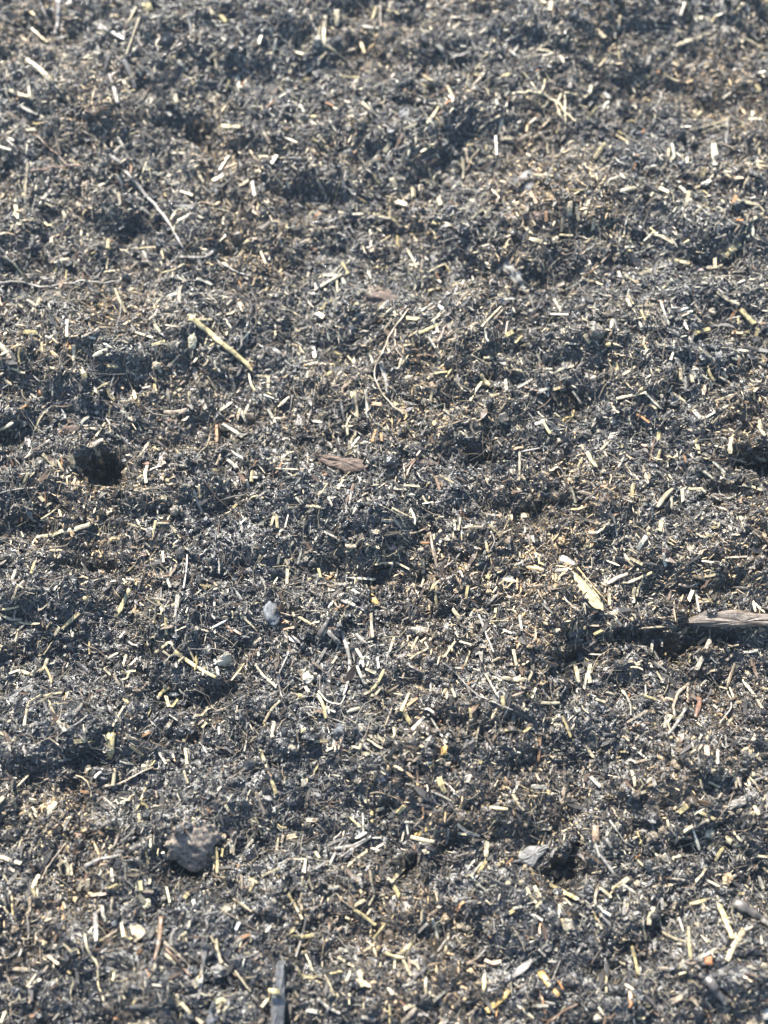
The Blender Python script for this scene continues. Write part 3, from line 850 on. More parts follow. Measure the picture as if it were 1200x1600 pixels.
# ------------------------------------------------------------------ fine fibres and rootlets: countless
def fibres(n, lmin, lmax, r0, curl, lift, pals, seed):
    r = np.random.default_rng(seed)
    fx = r.uniform(-.40, .40, n)
    fy = r.uniform(-.38, .58, n)
    m = r.random(n) < .3 + .8 * fy - .4 * fx + 1.2 * np.clip(fbm(fx / .05 + 8, fy / .05, 5, 2) + .35, 0, 1)  # fibres denser toward top left, both matting and imitated brightness
    fx, fy = fx[m], fy[m]
    n = len(fx)
    K = 5
    L = np.exp(r.uniform(math.log(lmin), math.log(lmax), n))
    yaw = r.uniform(0, 6.283, n)
    cv = r.normal(0, curl, n)
    pts = np.zeros((n, K, 3))
    x, y, a = fx.copy(), fy.copy(), yaw.copy()
    for k in range(K):
        pts[:, k, 0] = x
        pts[:, k, 1] = y
        x = x + np.cos(a) * L / (K - 1)
        y = y + np.sin(a) * L / (K - 1)
        a = a + cv / K + r.normal(0, curl * .3, n)
    hz = H(pts[..., 0], pts[..., 1])
    hs = hz * .45 + hz.max(1, keepdims=True) * .15 + hz.mean(1, keepdims=True) * .4
    arch = np.sin(np.linspace(0, np.pi, K))[None] * (r.random(n) * lift)[:, None]
    pts[..., 2] = np.maximum(hs, hz - .0002) + .0014 + arch + r.normal(0, .0002, (n, K))
    rad = (r0 * r.uniform(.5, 1.35, n))[:, None] * np.linspace(1, .55, K)[None]
    pl = np.array([TINT[q] for q in pals])
    tn = pl[r.integers(0, len(pl), n)] * r.uniform(.5, 1.1, n)[:, None]
    return tubes(pts, rad, rad, tn, 3, 0, None, False)


V, Q, T, G = fibres(36000, .002, .010, .00015, 1.0, .0012, 'ggggttbbbdcw', 7)
o = link('plant_fibres', quad_mesh('plant_fibres', V, Q, T, G, M_FIBRE, True))
o['kind'] = 'stuff'
o['label'] = 'short fine plant fibres matted over the compost'
V, Q, T, G = fibres(4200, .009, .028, .00013, 2.6, .003, 'gggttwc', 8)
o = link('root_hairs', quad_mesh('root_hairs', V, Q, T, G, M_FIBRE, True))
o['kind'] = 'stuff'
o['label'] = 'hair thin curling rootlets lying over the compost'

V, Q, T, G = fibres(1800, .007, .020, .00036, .7, .0015, 'ggttbbdc', 9)
o = link('thin_stems', quad_mesh('thin_stems', V, Q, T, G, M_WOOD, True))
o['kind'] = 'stuff'
o['label'] = 'thin dull brown stems half buried in the compost'

# dark shreds of rotted leaf and bark, broader than the fibres
n = 25000
sx = rng.uniform(-.42, .42, n)
sy = rng.uniform(-.40, .60, n)
L = np.exp(rng.normal(math.log(.0036), .5, n)).clip(.0015, .012)
W = L * rng.uniform(.12, .36, n)
yaw = rng.uniform(0, 6.283, n)
dx, dy = np.cos(yaw) * L / 2, np.sin(yaw) * L / 2
tt = np.linspace(-1, 1, 4)[None]
Cn = np.stack([sx[:, None] + dx[:, None] * tt, sy[:, None] + dy[:, None] * tt, np.zeros((n, 4))], -1)
hz = H(Cn[..., 0], Cn[..., 1])
Cn[..., 2] = hz * .3 + hz.mean(1, keepdims=True) * .7 + .0010 + (rng.random(n) * .0012)[:, None] + (rng.normal(0, .3, n) * L)[:, None] * tt
pr = W[:, None] * np.array([.35, 1, .9, .3])[None] * rng.uniform(.7, 1.3, (n, 4)) * .5
pl = np.array([TINT[q] for q in 'ddddddbbg'])
V, Q, T, G = tubes(Cn, pr, pr * .3, pl[rng.integers(0, len(pl), n)] * rng.uniform(.15, .9, n)[:, None], 4, .4, rng.normal(0, .6, n))
o = link('bark_shreds', quad_mesh('bark_shreds', V, Q, T, G, M_WOOD))
o['kind'] = 'stuff'
o['label'] = 'small dark shreds of rotted leaf and bark in the compost'


# ------------------------------------------------------------------ the pieces one would point at
def path_tube(name, pts_px, w_px, tint, label=None, cat=None, parent=None, K=24, lift=.003, taper=.6, mat_=None, group=None, knob=.12, arch=0, thick=.85):
    pts = np.array(pts_px, float)
    seg = np.concatenate([[0], np.cumsum(np.hypot(*np.diff(pts, axis=0).T))])
    s = np.linspace(0, seg[-1], K)
    # smooth path through the points
    px = np.interp(s, seg, pts[:, 0])
    py = np.interp(s, seg, pts[:, 1])
    for _ in range(3):
        px[1:-1] = (px[:-2] + 2 * px[1:-1] + px[2:]) / 4
        py[1:-1] = (py[:-2] + 2 * py[1:-1] + py[2:]) / 4
    P = hit(px, py)
    z = P[:, 2].copy()
    hh = H(P[:, 0], P[:, 1])
    for _ in range(4):
        z[1:-1] = (z[:-2] + 2 * z[1:-1] + z[2:]) / 4
    z = np.maximum(z, hh - .0008)
    for _ in range(3):
        z[1:-1] = (z[:-2] + 2 * z[1:-1] + z[2:]) / 4
    P[:, 2] = z + lift + arch * np.sin(np.linspace(0, np.pi, K))
    dep = np.linalg.norm(P.mean(0) - CAM)
    hw = w_px * dep / F * .5
    r = hw * np.linspace(1, taper, K) * (1 + rng.normal(0, knob, K))
    V, Q, T, G = tubes(P[None], r[None], r[None] * thick, np.array([TINT[tint] if isinstance(tint, str) else tint]), 8, 0, None, True, .3)
    o = centred(name, V, Q, T, G, mat_ or M_WOOD, True, parent)
    if label:
        tag(o, label, cat, group)
    return o


def frame_at(px, py, smooth=.006):
    P = hit(np.array([px]), np.array([py]))[0]
    e = smooth
    gx_ = (H0(P[0] + e, P[1]) - H0(P[0] - e, P[1])) / (2 * e)
    gy_ = (H0(P[0], P[1] + e) - H0(P[0], P[1] - e)) / (2 * e)
    nrm = Vector((-float(gx_), -float(gy_), 1)).normalized()
    return P, nrm


def flat_piece(name, outline, thick, tint, label, cat, lift=.002, face=.35, mat_=None, dome=.25, smooth=False):
    """outline in photo pixels; a slab of its own thickness lying on the heap, tipped a little to the viewer"""
    pts = np.array(outline, float)
    c = pts.mean(0)
    P, nrm = frame_at(*c)
    toc = (Vector(CAM) - Vector(P)).normalized()
    nrm = (nrm.lerp(toc, face)).normalized()
    d = rays(pts[:, 0], pts[:, 1])
    nn = np.array(nrm)
    P = P + nn * lift
    t = ((P - CAM) @ nn) / (d @ nn)
    W3 = CAM + d * t[:, None]
    # resample outline, add rough edge
    m = 26
    seg = np.concatenate([[0], np.cumsum(np.linalg.norm(np.diff(np.vstack([W3, W3[:1]]), axis=0), axis=1))])
    s = np.linspace(0, seg[-1], m, endpoint=False)
    cl_ = np.vstack([W3, W3[:1]])
    E = np.stack([np.interp(s, seg, cl_[:, i]) for i in range(3)], -1)
    cen = E.mean(0)
    E = cen + (E - cen) * (1 + rng.normal(0, .03, (m, 1)))
    rings = []
    for (k, zz) in ((.0, thick * (.5 + dome)), (.45, thick * (.5 + dome * .8)), (.85, thick * .5), (1.0, thick * .25), (1.0, -thick * .35), (.9, -thick * .5), (.0, -thick * .5)):
        Rg = cen + (E - cen) * max(k, .02) + nn * zz
        Rg = Rg + nn * rng.normal(0, thick * .07, (m, 1)) * (1 if k > .3 else .2)
        rings.append(Rg)
    V = np.array(rings).reshape(-1, 3)
    Q = []
    for k in range(len(rings) - 1):
        for j in range(m):
            j2 = (j + 1) % m
            Q.append((k * m + j, (k + 1) * m + j, (k + 1) * m + j2, k * m + j2))
    T = np.ones((len(V), 4))
    T[:, :3] = TINT[tint] if isinstance(tint, str) else tint
    ax = np.array(W3[len(W3) // 2] - W3[0])
    ax /= np.linalg.norm(ax)
    G = np.zeros((len(V), 3))
    G[:, 0] = (V - cen) @ ax
    G[:, 1] = ((V - cen) @ np.cross(nn, ax)) * 900
    o = centred(name, V, np.array(Q), T, G, mat_ or M_WOOD, smooth)
    tag(o, label, cat)
    return o


def lump(name, px, py, rx_px, ry_px, rz_ratio, material, label, cat, sink=.25, ang=0, rough=.22, sub=4, group=None):
    P, nrm = frame_at(px, py)
    dep = np.linalg.norm(P - CAM)
    rx, ry = rx_px * dep / F, ry_px * dep / F / .88
    rz = min(rx, ry) * rz_ratio
    import bmesh
    bm = bmesh.new()
    bmesh.ops.create_icosphere(bm, subdivisions=sub, radius=1)
    sd = rng.random(3) * 40
    from mathutils import noise
    M = nrm.to_track_quat('Z', 'Y').to_matrix() @ Matrix.Rotation(-R(ang), 3, 'Z')
    for v in bm.verts:
        q = v.co.copy()
        k = 1 + rough * 1.6 * noise.noise(q * 1.3 + Vector(sd)) + rough * .9 * noise.noise(q * 3.1 + Vector(sd)) + rough * .35 * noise.noise(q * 8 + Vector(sd))
        q = q * k
        v.co = M @ Vector((q.x * rx, q.y * ry, q.z * rz))
    me = bpy.data.meshes.new(name)
    bm.to_mesh(me)
    bm.free()
    me.polygons.foreach_set('use_smooth', np.full(len(me.polygons), True))
    me.materials.append(material)
    o = link(name, me, tuple(P + np.array(nrm) * (rz * (1 - 2.1 * sink) + .001)))
    tag(o, label, cat, group)
    return o


# long straws and stalks
def stalk(pts, w_, tint, label, K=18, name='straw_stalk', cat='straw stalk', lift=.0022, thick=.5, taper=.75):
    pts = np.array(pts, float)
    return path_tube(name, pts, w_, tint, label, cat, K=K, lift=lift, taper=taper, mat_=M_STRAW, knob=.06, thick=thick)


stalk([(300, 505), (340, 538), (396, 585)], 9, 'y', 'long yellow straw slanting across the upper left of the heap', thick=.5, lift=.004)
stalk([(45, 102), (88, 138)], 8, 'c', 'thick cream straw at the top left, leaning left', K=8)
stalk([(61, 844), (117, 832), (147, 826)], 6, 'c', 'long pale tapering straw over a dark gap at the left edge', taper=1.3)
stalk([(185, 968), (198, 940), (205, 924)], 8.5, 'y', 'knobbly yellow stalk standing out on dark soil at left', K=12)
stalk([(177, 1148), (175, 1186)], 12.5, 'y', 'broad yellow stalk pointing up, split at its lower end', K=8)
stalk([(578, 935), (592, 950)], 9.5, (.44, .29, .09), 'short orange yellow chip lying near the middle of the heap', K=6)
stalk([(648, 1308), (667, 1297)], 8, (.44, .30, .10), 'orange yellow straw laid against a cream straw, lower middle', K=6)
stalk([(642, 1309), (678, 1317)], 7, 'c', 'cream straw under the orange yellow one, lower middle', K=8)
stalk([(1120, 1414), (1139, 1467)], 9, 'y', 'knotty yellow stalk leaning left near the right edge', K=10)
stalk([(1158, 1453), (1130, 1500)], 10, 'c', 'steep thick cream stalk at the lower right edge', K=8)
stalk([(760, 1578), (788, 1556), (797, 1543)], 9, (.55, .36, .12), 'golden bent stalk at the bottom of the heap, right of centre', K=10)
stalk([(608, 1379), (632, 1355)], 11, 'c', 'thick cream chip leaning over a small dark hole', K=8)
stalk([(842, 1151), (840, 1192)], 5.5, 'o', 'upright thin orange strip at the right, below the long slope', K=8)
stalk([(714, 895), (725, 896)], 9, (.42, .27, .09), 'small golden block right of centre among brown fibres', K=5)
stalk([(422, 1548), (438, 1548)], 9, 'y', 'yellow chip lying across the grey plank splinter', K=5, lift=.0075)
stalk([(843, 1520), (870, 1555)], 11, (.42, .26, .09), 'blurred amber strip low at the bottom right', K=6)
stalk([(1134, 1198 + 400 - 1198 + 0), (1152, 388)], 12, 'y', 'broad pale yellow chip at the upper right edge', K=6)

# twigs and roots
def twig(pts, w_, tint, label, K=22, **k):
    return path_tube('twig', pts, w_, tint, label, 'twig', K=K, **k)


twig([(97, 0), (95, 30), (91, 66)], 8, 'g', 'pinkish grey upright twig at the top left edge')
twig([(197, 273), (230, 313), (263, 350), (290, 398)], 5.5, 'g', 'long grey twig slanting down from the upper left')
twig([(53, 279), (90, 273), (134, 268)], 3.2, 'r', 'thin reddish twig lying level at the left', arch=.002)
twig([(55, 217), (82, 242), (110, 268)], 2.6, 'b', 'thin purple brown twig above the reddish one', arch=.002)
twig([(137, 180), (139, 216), (155, 247)], 3.5, 'b', 'curved brown twig in the upper left hollow')
twig([(66, 10), (72, 30), (87, 48)], 2.6, 'g', 'short hooked twig at the top left corner')
def holder(name, px, py, label, cat):
    P, _ = frame_at(px, py)
    o = link(name, None, tuple(P))
    return tag(o, label, cat)


r0 = holder('branching_root', 860, 166, 'pale root with side branches lying on the upper right slope', 'root')
path_tube('main_root', [(800, 155), (820, 152), (843, 153), (860, 166), (880, 180), (897, 200)], 4.2, 'c',
          parent=r0, lift=.003, mat_=M_FIBRE)
for q in ([(850, 133), (848, 145), (844, 154)], [(880, 158), (881, 180), (882, 203)], [(880, 156), (890, 154), (900, 156)], [(858, 163), (868, 172), (874, 192)], [(828, 138), (835, 148), (843, 153)]):
    path_tube('side_root', q, 3, 'c', parent=r0, K=10, lift=.003, mat_=M_FIBRE)
twig([(0, 453), (33, 445), (66, 456), (100, 450), (127, 447), (173, 450), (213, 433)], 3, 'g', 'long wavy pale root under the upper left ledge', K=30, mat_=M_FIBRE)
r1 = holder('looping_root', 603, 547, 'thin looping brown root down the middle of the heap', 'root')
path_tube('main_root', [(638, 490), (618, 517), (603, 547), (587, 580), (583, 597), (600, 627), (627, 653)], 2.8, 't',
          parent=r1, K=30, lift=.003, mat_=M_FIBRE, arch=.002)
path_tube('side_root', [(618, 517), (617, 553), (630, 567), (647, 570)], 2.4, 't', parent=r1, K=14, lift=.003, mat_=M_FIBRE)
twig([(595, 575), (603, 600), (606, 622)], 8, 'g', 'flat grey sliver behind the looping root', K=12, thick=.35)
twig([(746, 963), (757, 990), (770, 1024)], 4.5, 'g', 'slim grey twig leaning left, right of centre')
twig([(530, 977), (538, 1000), (548, 1035), (543, 1075), (537, 1090)], 6.5, 'g', 'grey split wood sliver just below the centre', thick=.5)
twig([(500, 997), (507, 985), (515, 970)], 9, 'd', 'short dark grey stick left of the split sliver', K=10)
twig([(498, 1083), (513, 1100), (533, 1105), (540, 1090)], 3, 'w', 'thin white curved root hooking under the grey sliver', mat_=M_FIBRE)
twig([(453, 1022), (436, 1060), (440, 1090), (448, 1100)], 3, 'g', 'thin forked grey root near the lower left of centre', mat_=M_FIBRE)
twig([(800, 1113), (745, 1090), (700, 1045), (690, 1040)], 2, 'g', 'hair thin grey root arching right of centre', K=24, mat_=M_FIBRE)
twig([(1073, 1071), (1056, 1085), (1047, 1107), (1050, 1128)], 5.5, 't', 'curled tan twig left of the rusty bit')
twig([(1067, 1110), (1053, 1135), (1040, 1150)], 6, 'g', 'grey twig crossing the foot of the curled tan twig', K=12)
twig([(1090, 1093), (1087, 1108), (1083, 1123)], 9, 'r', 'rusty red twig bit lying in the right hand trench', K=8)
twig([(1133, 1083), (1138, 1110), (1120, 1133)], 3, 'g', 'thin forked twig at the right edge of the trench', mat_=M_FIBRE)
twig([(167, 1230), (187, 1228), (215, 1215), (243, 1201)], 4, 't', 'long thin tan twig at the left, above the clod')
twig([(137, 1355), (160, 1343), (190, 1338)], 5.5, 'g', 'grey curved twig bridging a dark gap, lower left')
twig([(255, 1433), (252, 1465), (244, 1500)], 7.5, 'b', 'upright brown bark stick at the lower left', K=14)
twig([(260, 1472), (285, 1495), (310, 1520)], 4.6, 't', 'long brown twin stick right of the bark stick, upper one')
twig([(262, 1482), (284, 1506), (303, 1526)], 4, 'b', 'long brown twin stick right of the bark stick, lower one')
twig([(323, 1477), (318, 1520), (313, 1560)], 8, 'g', 'tall grey weathered stick left of the plank splinter', K=12, thick=.4)
twig([(137, 1460), (143, 1487), (157, 1507), (157, 1537), (167, 1565)], 3.4, 'c', 'long wavy cream fibre at the bottom left', K=26, mat_=M_FIBRE)
twig([(68, 1375), (83, 1352), (107, 1318)], 2.8, 't', 'straight thin tan stem leaning right, lower left')
twig([(80, 1155), (100, 1170), (105, 1188)], 3, 't', 'small curved root left of the broad yellow stalk', mat_=M_FIBRE)
twig([(523, 1328), (553, 1322), (580, 1308)], 5, 'g', 'grey twig with a fork, upper branch, lower middle')
twig([(580, 1309), (560, 1322), (533, 1340)], 4, 'g', 'grey twig with a fork, lower branch, lower middle')
twig([(497, 1560), (515, 1575), (533, 1583)], 6, 'g', 'short grey twig at the bottom left of centre')
twig([(651, 1200), (653, 1235), (660, 1267)], 2.6, 'b', 'fine dark stem hanging down the lower middle')
twig([(950, 1283), (973, 1316), (984, 1323)], 2.6, 'w', 'thin white bent stem on the lower right slope', K=12)
twig([(1010, 1275), (1018, 1297), (1006, 1318), (1013, 1330)], 6, 'd', 'dark snaking twig on the lower right slope')
twig([(1143, 1412), (1172, 1428), (1200, 1447)], 15, 'd', 'thick dark stick poking in from the right edge', lift=.004)
twig([(1092, 1520), (1110, 1543), (1130, 1568)], 14, 'd', 'blurred dark stick at the bottom right corner', lift=.004)
twig([(850, 1600), (880, 1577), (900, 1568)], 4, 'b', 'thin brown stick at the bottom right of centre')
twig([(640, 1540), (650, 1525), (668, 1510)], 4, 'd', 'dark slim twig near the bottom middle')
twig([(880, 295), (915, 275), (905, 290)], 1.5, 'g', 'faint bent rootlet on the right upper slope', K=8)
twig([(1025, 150), (1035, 158), (1012, 185)], 4, 'g', 'grey crooked twig below the top right ridge', K=10)
twig([(1133, 192), (1132, 215), (1131, 235)], 4, 'g', 'upright grey twig near the upper right edge', K=10)
twig([(640, 840), (668, 830), (680, 870), (683, 905)], 2.4, 't', 'thin drooping tan root above right of the centre', mat_=M_FIBRE)
twig([(766, 834), (773, 850), (762, 870)], 2.4, 'g', 'thin hooked grey root at the right of the middle', K=12, mat_=M_FIBRE)
twig([(635, 750), (640, 735), (668, 703), (665, 700)], 3.2, 'b', 'slender brown root below the dark ledge', K=14, mat_=M_FIBRE)
twig([(283, 410), (330, 410), (387, 440)], 3.4, 'g', 'thin pale stem slanting above the long yellow straw')
twig([(0, 620), (20, 605), (60, 600)], 1.5, 'g', 'faint rootlet near the left edge', K=8)

kk = holder('kinked_straw', 268, 1004, 'kinked pale straw with one long and one short arm, left of centre', 'straw stalk')
path_tube('long_arm', [(276, 1022), (300, 1040), (340, 1063)], 7, 'y', parent=kk, K=12, mat_=M_STRAW, thick=.5, knob=.06)
path_tube('short_arm', [(245, 1026), (268, 1003), (277, 1022)], 5.5, 'c', parent=kk, K=12, mat_=M_STRAW, thick=.5, knob=.06)
# the big flat things
sl_ = flat_piece('wood_slab', [(1062, 972), (1080, 963), (1105, 955), (1150, 954), (1215, 962), (1260, 975), (1262, 982), (1200, 977), (1165, 979), (1130, 980), (1085, 977)],
                 .004, (.11, .085, .064), 'flat weathered wood slab jutting in from the right edge over a dark gap', 'wood', lift=.006, face=.45)
lf = flat_piece('leaf_blade', [(896, 894), (905, 900), (922, 915), (937, 934), (945, 954), (930, 951), (916, 938), (903, 918), (897, 905)],
           .0009, (.42, .34, .18), 'pointed yellow dead leaf lying right of centre', 'leaf', lift=.0068, face=.5, mat_=M_STRAW)
lh = holder('dead_leaf', 922, 925, lf['label'], 'leaf')
del lf['label'], lf['category']
lf.location = lf.location - lh.location
lf.parent = lh
path_tube('midrib', [(897, 897), (920, 924), (944, 952)], 2.2, (.40, .27, .11), parent=lh, K=12, lift=.0085, mat_=M_STRAW)
flat_piece('stone_flake', [(810, 1333), (826, 1322), (860, 1320), (850, 1335), (840, 1343), (832, 1357), (812, 1348)],
           .003, (.24, .225, .20), 'flat angular grey stone flake at the edge of the dark pit', 'stone', lift=.006, face=.4, mat_=M_STONE['grey'])
flat_piece('plank_splinter', [(436, 1500), (444, 1504), (446, 1560), (443, 1615), (422, 1615), (424, 1560), (429, 1512)],
           .0035, (.115, .115, .115), 'flat dark grey plank splinter standing at the bottom edge', 'wood', lift=.004, face=.35)
flat_piece('bark_strip', [(490, 712), (520, 714), (560, 718), (580, 726), (570, 736), (540, 740), (515, 732)],
           .004, (.15, .095, .065), 'soft reddish brown bark strip in the middle of the heap', 'bark', lift=.0055, face=.4, mat_=M_STONE['brown'])
flat_piece('wood_wedge', [(1125, 1270), (1140, 1252), (1160, 1243), (1183, 1246), (1180, 1254), (1150, 1262), (1130, 1273)],
           .003, (.22, .20, .175), 'grey weathered wood wedge on the lower right slope', 'wood', lift=.005, face=.35)
flat_piece('wood_chip', [(70, 1270), (85, 1250), (91, 1256), (88, 1262), (75, 1278)], .002, (.42, .37, .26), 'squared cream wood chip with ragged edge at lower left', 'wood chip', lift=.004)
flat_piece('wood_chip', [(220, 5), (235, 3), (240, 16), (225, 19)], .002, (.56, .46, .22), 'square yellow chip at the top left edge', 'wood chip', lift=.004)
flat_piece('wood_chip', [(264, 538), (272, 532), (281, 535), (277, 543), (268, 546)], .0015, (.58, .53, .40), 'small white chip left of the long yellow straw', 'wood chip', lift=.004)
flat_piece('wood_chip', [(293, 527), (303, 520), (308, 532), (304, 546), (295, 544)], .002, (.44, .40, .28), 'blocky cream chip just under the long yellow straw', 'wood chip', lift=.004)
flat_piece('wood_chip', [(1130, 366 + 20), (1143, 380), (1152, 390), (1138, 400)], .002, (.52, .42, .22), 'broad yellow chip near the upper right edge', 'wood chip', lift=.004)
flat_piece('wood_chip', [(1130, 1365), (1140, 1362), (1146, 1373), (1138, 1384), (1129, 1382)], .003, (.45, .33, .19), 'tan blocky chip on the right lower slope', 'wood chip', lift=.004)
flat_piece('wood_chip', [(1102, 1296), (1112, 1290), (1118, 1302), (1112, 1311), (1101, 1306)], .003, (.46, .41, .29), 'chunky pale chip below the grey wood wedge', 'wood chip', lift=.004)
flat_piece('wood_chip', [(926, 1289), (936, 1290), (936, 1316), (925, 1316)], .002, (.34, .24, .16), 'reddish tan upright chip right of the flake', 'wood chip', lift=.004)
flat_piece('wood_chip', [(1100, 1496), (1112, 1494), (1113, 1508), (1103, 1508)], .002, (.50, .21, .09), 'small orange chip at the lower right', 'wood chip', lift=.005)
flat_piece('wood_chip', [(1164, 1168), (1180, 1165), (1178, 1176), (1171, 1182)], .0015, (.40, .31, .18), 'triangular tan chip near the right edge', 'wood chip', lift=.004)
flat_piece('wood_chip', [(222, 1405), (235, 1404), (236, 1416), (226, 1421), (220, 1417)], .002, (.50, .44, .28), 'irregular cream chip below the tan clod', 'wood chip', lift=.004)
flat_piece('wood_chip', [(190, 1457), (196, 1450), (200, 1468), (194, 1472)], .002, (.48, .29, .12), 'small amber chip at the lower left', 'wood chip', lift=.004)
flat_piece('wood_chip', [(470, 1137), (480, 1139), (480, 1148), (470, 1146)], .003, (.58, .48, .24), 'small square yellow chip left of the dark stone', 'wood chip', lift=.004)
flat_piece('wood_chip', [(466, 1084), (474, 1086), (474, 1094), (466, 1094)], .003, (.50, .43, .25), 'small square cream chip at the left of centre', 'wood chip', lift=.004)
flat_piece('wood_chip', [(690, 1167), (698, 1165), (698, 1180), (690, 1180)], .003, (.54, .35, .12), 'amber blocky chip at the foot of a white straw', 'wood chip', lift=.004)
flat_piece('wood_chip', [(640, 983), (652, 978), (672, 982), (668, 990), (650, 994), (641, 992)], .003, (.34, .30, .24), 'furry pale oval chip right of centre', 'wood chip', lift=.003)
flat_piece('wood_chip', [(336, 1562), (350, 1558), (354, 1566), (338, 1570)], .002, (.54, .48, .26), 'yellow chip touching the blue grey stone', 'wood chip', lift=.005)
flat_piece('wood_chip', [(703, 444), (716, 440), (719, 450), (706, 460)], .002, (.52, .43, .19), 'curled yellow chip above the middle', 'wood chip', lift=.004)
flat_piece('wood_chip', [(547, 612), (557, 610), (559, 622), (549, 624)], .002, (.52, .45, .26), 'cream chip above a short stem left of the looping root', 'wood chip', lift=.004)
flat_piece('wood_chip', [(1056, 866), (1072, 862), (1070, 876), (1062, 878)], .0015, (.36, .29, .20), 'folded tan chip at the right', 'wood chip', lift=.004)
flat_piece('wood_chip', [(1073, 852), (1085, 856), (1082, 868), (1074, 864)], .0015, (.40, .33, .24), 'folded pale chip beside the folded tan one', 'wood chip', lift=.004)
flat_piece('wood_chip', [(112, 1300), (130, 1303), (134, 1310), (118, 1312)], .0015, (.20, .12, .08), 'dull brown leaf chip at the lower left', 'wood chip', lift=.004)
flat_piece('wood_chip', [(1085, 1045), (1110, 990), (1112, 1005), (1092, 1048)], .0012, (.22, .19, .14), 'narrow tan leaf shred under the wood slab', 'wood chip', lift=.003)
flat_piece('bark_strip', [(815, 338), (835, 330), (858, 333), (850, 340), (826, 344)], .0012, (.14, .085, .06), 'dark red brown leaf strip on the upper right slope', 'bark', lift=.004)

# stones, pebbles, lumps
lump('soil_clod', 302, 1312, 36, 33, .38, M_STONE['tan'], 'big dry tan soil clod with crumbly face at the lower left', 'clod', .18, rough=.26, sub=5)
lump('stone', 341, 1578, 19, 10, .6, M_STONE['blue'], 'smooth flat blue grey stone at the bottom left edge', 'stone')
lump('stone', 420, 962, 20, 13, .6, M_STONE['dark'], 'dusty rounded grey stone left of centre', 'stone')
lump('stone', 537, 1143, 11, 18, .6, M_STONE['dark'], 'tall dark grey stone half sunk below the centre', 'stone')
lump('stone', 597, 1208, 14, 12, .6, M_STONE['blue'], 'dusty blue grey stone in the lower middle', 'stone')
lump('stone', 797, 908, 13, 17, .6, M_STONE['grey'], 'round grey stone above left of the yellow leaf', 'stone')
lump('stone', 885, 882, 15, 8, .6, M_STONE['white'], 'pale bluish stone touching the tip of the yellow leaf', 'stone', ang=35)
lump('stone', 803, 430, 11, 21, .5, M_STONE['white'], 'long pale stone on the upper right slope', 'stone', ang=-25)
lump('stone', 507, 402, 17, 12, .6, M_STONE['grey'], 'grey brown rounded stone above the centre', 'stone', ang=-30)
lump('stone', 533, 587, 7, 11, .7, M_STONE['white'], 'white oval pebble left of the looping root', 'pebble', ang=30)
lump('stone', 551, 513, 12, 12, .7, M_STONE['blue'], 'bluish pebble in a hollow above the white one', 'pebble')
lump('stone', 633, 180, 9, 14, .6, M_STONE['blue'], 'pale lilac stone on the upper middle slope', 'stone', ang=30)
lump('stone', 908, 1026, 7, 9, .7, M_STONE['blue'], 'small light blue pebble below the yellow leaf', 'pebble')
lump('stone', 323, 1016, 9, 6, .6, M_STONE['white'], 'small white pebble right of the kinked straw', 'pebble', ang=-25)
lump('stone', 760, 1415 + 20, 10, 9, .7, M_STONE['grey'], 'round grey pebble near the white upright straw', 'pebble')
lump('stone', 680, 1429, 9, 8, .7, M_STONE['dark'], 'dark pebble in the lower middle', 'pebble')
lump('stone', 820, 290, 20, 18, .5, M_STONE['grey'], 'dusty grey lump on the upper right slope', 'stone', .4)
lump('stone', 545, 240, 20, 10, .5, M_STONE['grey'], 'smooth grey stone on the upper middle slope', 'stone', .4)
lump('stone', 50, 1085, 11, 9, .7, M_STONE['grey'], 'rounded grey pebble at the left edge', 'pebble')
lump('stone', 780, 475, 9, 9, .7, M_STONE['blue'], 'little blue pebble below the long pale stone', 'pebble')
lump('stone', 180, 1440, 9, 6, .7, M_STONE['blue'], 'small blue pebble at the lower left', 'pebble')
lump('bark_lump', 1162, 552, 17, 9, .6, M_STONE['rust'], 'rusty brown bark lump near the right edge', 'bark', ang=-25)
lump('bark_lump', 948, 1003, 6, 9, .7, M_STONE['rust'], 'small rusty bark lump left of the dark trench', 'bark', ang=20)
lump('bark_lump', 1039, 863, 8, 7, .7, M_STONE['rust'], 'round rusty lump above right of the yellow leaf', 'bark')
lump('bark_lump', 595, 470, 26, 17, .6, M_STONE['brown'], 'soft brown crumbly lump above the centre', 'bark', .4, rough=.3)
lump('bark_lump', 113, 632 + 40, 18, 12, .6, M_STONE['brown'], 'brown crumbly lump at the left', 'bark', .4, rough=.3)
lump('bark_lump', 335, 662, 14, 20, .6, M_STONE['brown'], 'tall soft brown lump below the long yellow straw', 'bark', .4, rough=.3)
lump('shell_bit', 618, 850, 14, 8, .6, M_STONE['pink'], 'pinkish shell like bit right of the centre', 'shell', ang=30)
lump('shell_bit', 1090, 428, 15, 10, .6, M_STONE['pink'], 'pinkish furry bit at the upper right', 'shell')
lump('shell_bit', 1130, 1300 - 245, 4, 5, .8, M_STONE['pink'], 'tiny pink bit at the right edge slope', 'shell')
lump('shell_bit', 718, 476, 10, 7, .7, M_STONE['pink'], 'salmon coloured bit above right of the centre', 'shell')
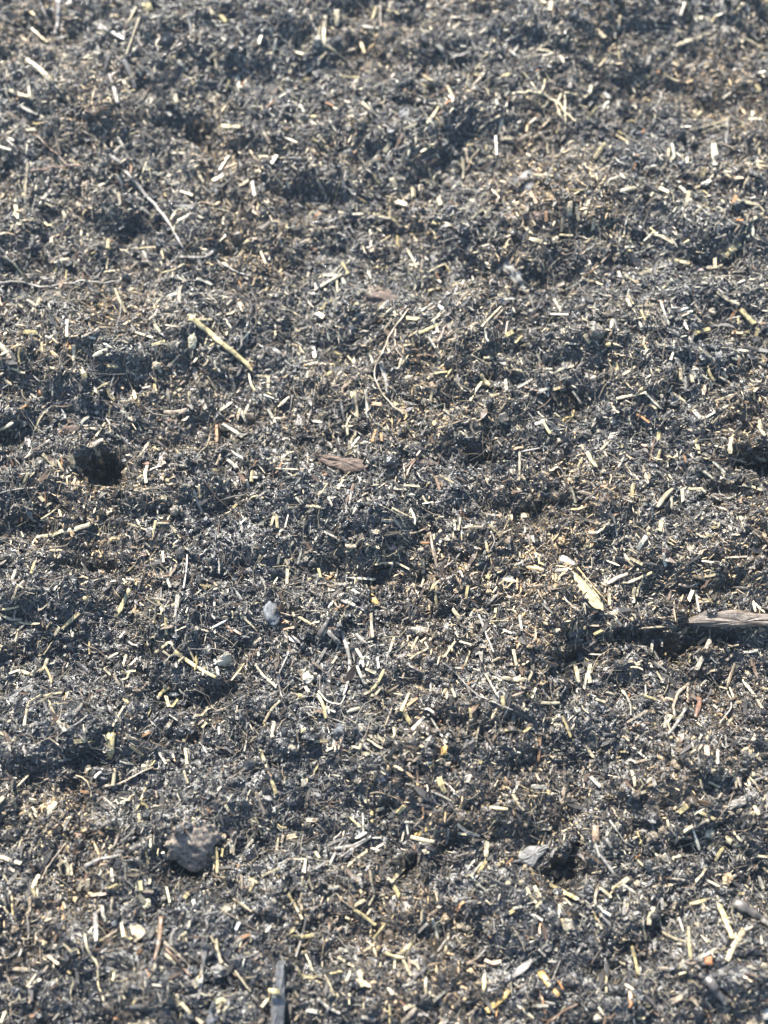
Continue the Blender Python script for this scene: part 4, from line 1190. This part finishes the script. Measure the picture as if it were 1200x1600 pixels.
GR = [(472, 213, 6, 'orange', 'orange grain on the upper middle slope'), (779, 150, 7, 'orange', 'orange grain near the top, right of centre'),
      (789, 107, 5, 'orange', 'small orange grain at the top'), (133, 935, 5, 'gold', 'round golden grain above the knobbly stalk'),
      (252, 944, 4, 'gold', 'golden grain right of the knobbly stalk'), (5, 1084, 5, 'gold', 'golden grain at the left edge'),
      (13, 1168, 5, 'gold', 'golden grain at the lower left edge'), (112, 1516, 4, 'gold', 'golden grain near the long wavy fibre'),
      (277, 1250, 6, 'orange', 'orange grain above the tan clod'), (534, 480, 5, 'gold', 'golden grain above the white pebble'),
      (700, 543, 4, 'gold', 'golden grain in the middle of the upper heap'), (131, 160, 5, 'gold', 'golden grain at the upper left'),
      (149, 90, 6, 'gold', 'dull gold grain at the top left'), (373, 1356, 4, 'orange', 'orange grain in the shade right of the clod'),
      (888, 710, 5, 'orange', 'orange grain right of the middle'), (66, 612, 5, 'orange', 'orange grain at the left of the upper heap'),
      (253, 748, 5, 'orange', 'orange grain right of the left hand hole'), (762, 1040, 5, 'gold', 'pale gold grain right of centre'),
      (944, 776, 5, 'orange', 'dull orange grain right of the middle stick'), (290, 582, 4, 'orange', 'tiny orange grain below the long yellow straw')]
for (px, py, r_, mm, lb) in GR:
    lump('grain', px, py, r_, r_ * .85, .8, M_STONE[mm], lb, 'grain', .2, rough=.15, sub=2)
WG = [(1182, 827, 5, 'white round grain at the right edge'), (1147, 861, 5, 'white grain below the right hand hole'), (1156, 1003, 4, 'white grain under the wood slab'),
      (374, 775, 5, 'white grain left of centre in dark soil'), (1170, 946, 5, 'cream grain above the wood slab'), (5, 572, 4, 'white grain at the left edge'),
      (553, 1101, 3, 'white grain below the centre'), (646, 946, 3, 'white grain right of the orange yellow chip'), (1129, 1533, 8, 'blurred cream grain at the bottom right'),
      (285, 109, 5, 'white grain at the upper left'), (575, 1072, 4, 'white round grain beside a leaning white straw'), (1192, 1581, 9, 'blurred pale grain in the bottom right corner')]
for (px, py, r_, lb) in WG:
    lump('grain', px, py, r_, r_ * .85, .8, M_STONE['white'], lb, 'grain', .2, rough=.15, sub=2)

# ------------------------------------------------------------------ faint bluish volume added to imitate lens flare over the heap
hb = quad_mesh('flare_veil', np.array([(x, y, z) for z in (-1.1, .72) for y in (-12.2, 12.2) for x in (-12.2, 12.2)]),
               np.array([(0, 2, 3, 1), (4, 5, 7, 6), (0, 1, 5, 4), (2, 6, 7, 3), (0, 4, 6, 2), (1, 3, 7, 5)]))
mh = bpy.data.materials.new('flare_veil')
mh.use_nodes = True
mh.node_tree.nodes.clear()
vo = mh.node_tree.nodes.new('ShaderNodeVolumePrincipled')
vo.inputs['Color'].default_value = (.55, .78, 1, 1)
vo.inputs['Density'].default_value = .042
vo.inputs['Anisotropy'].default_value = .68
ou = mh.node_tree.nodes.new('ShaderNodeOutputMaterial')
mh.node_tree.links.new(vo.outputs[0], ou.inputs['Volume'])
hb.materials.append(mh)
hz = link('flare_veil', hb)
hz['kind'] = 'stuff'
hz['label'] = 'faint pale bluish veil added to imitate lens flare over the compost'
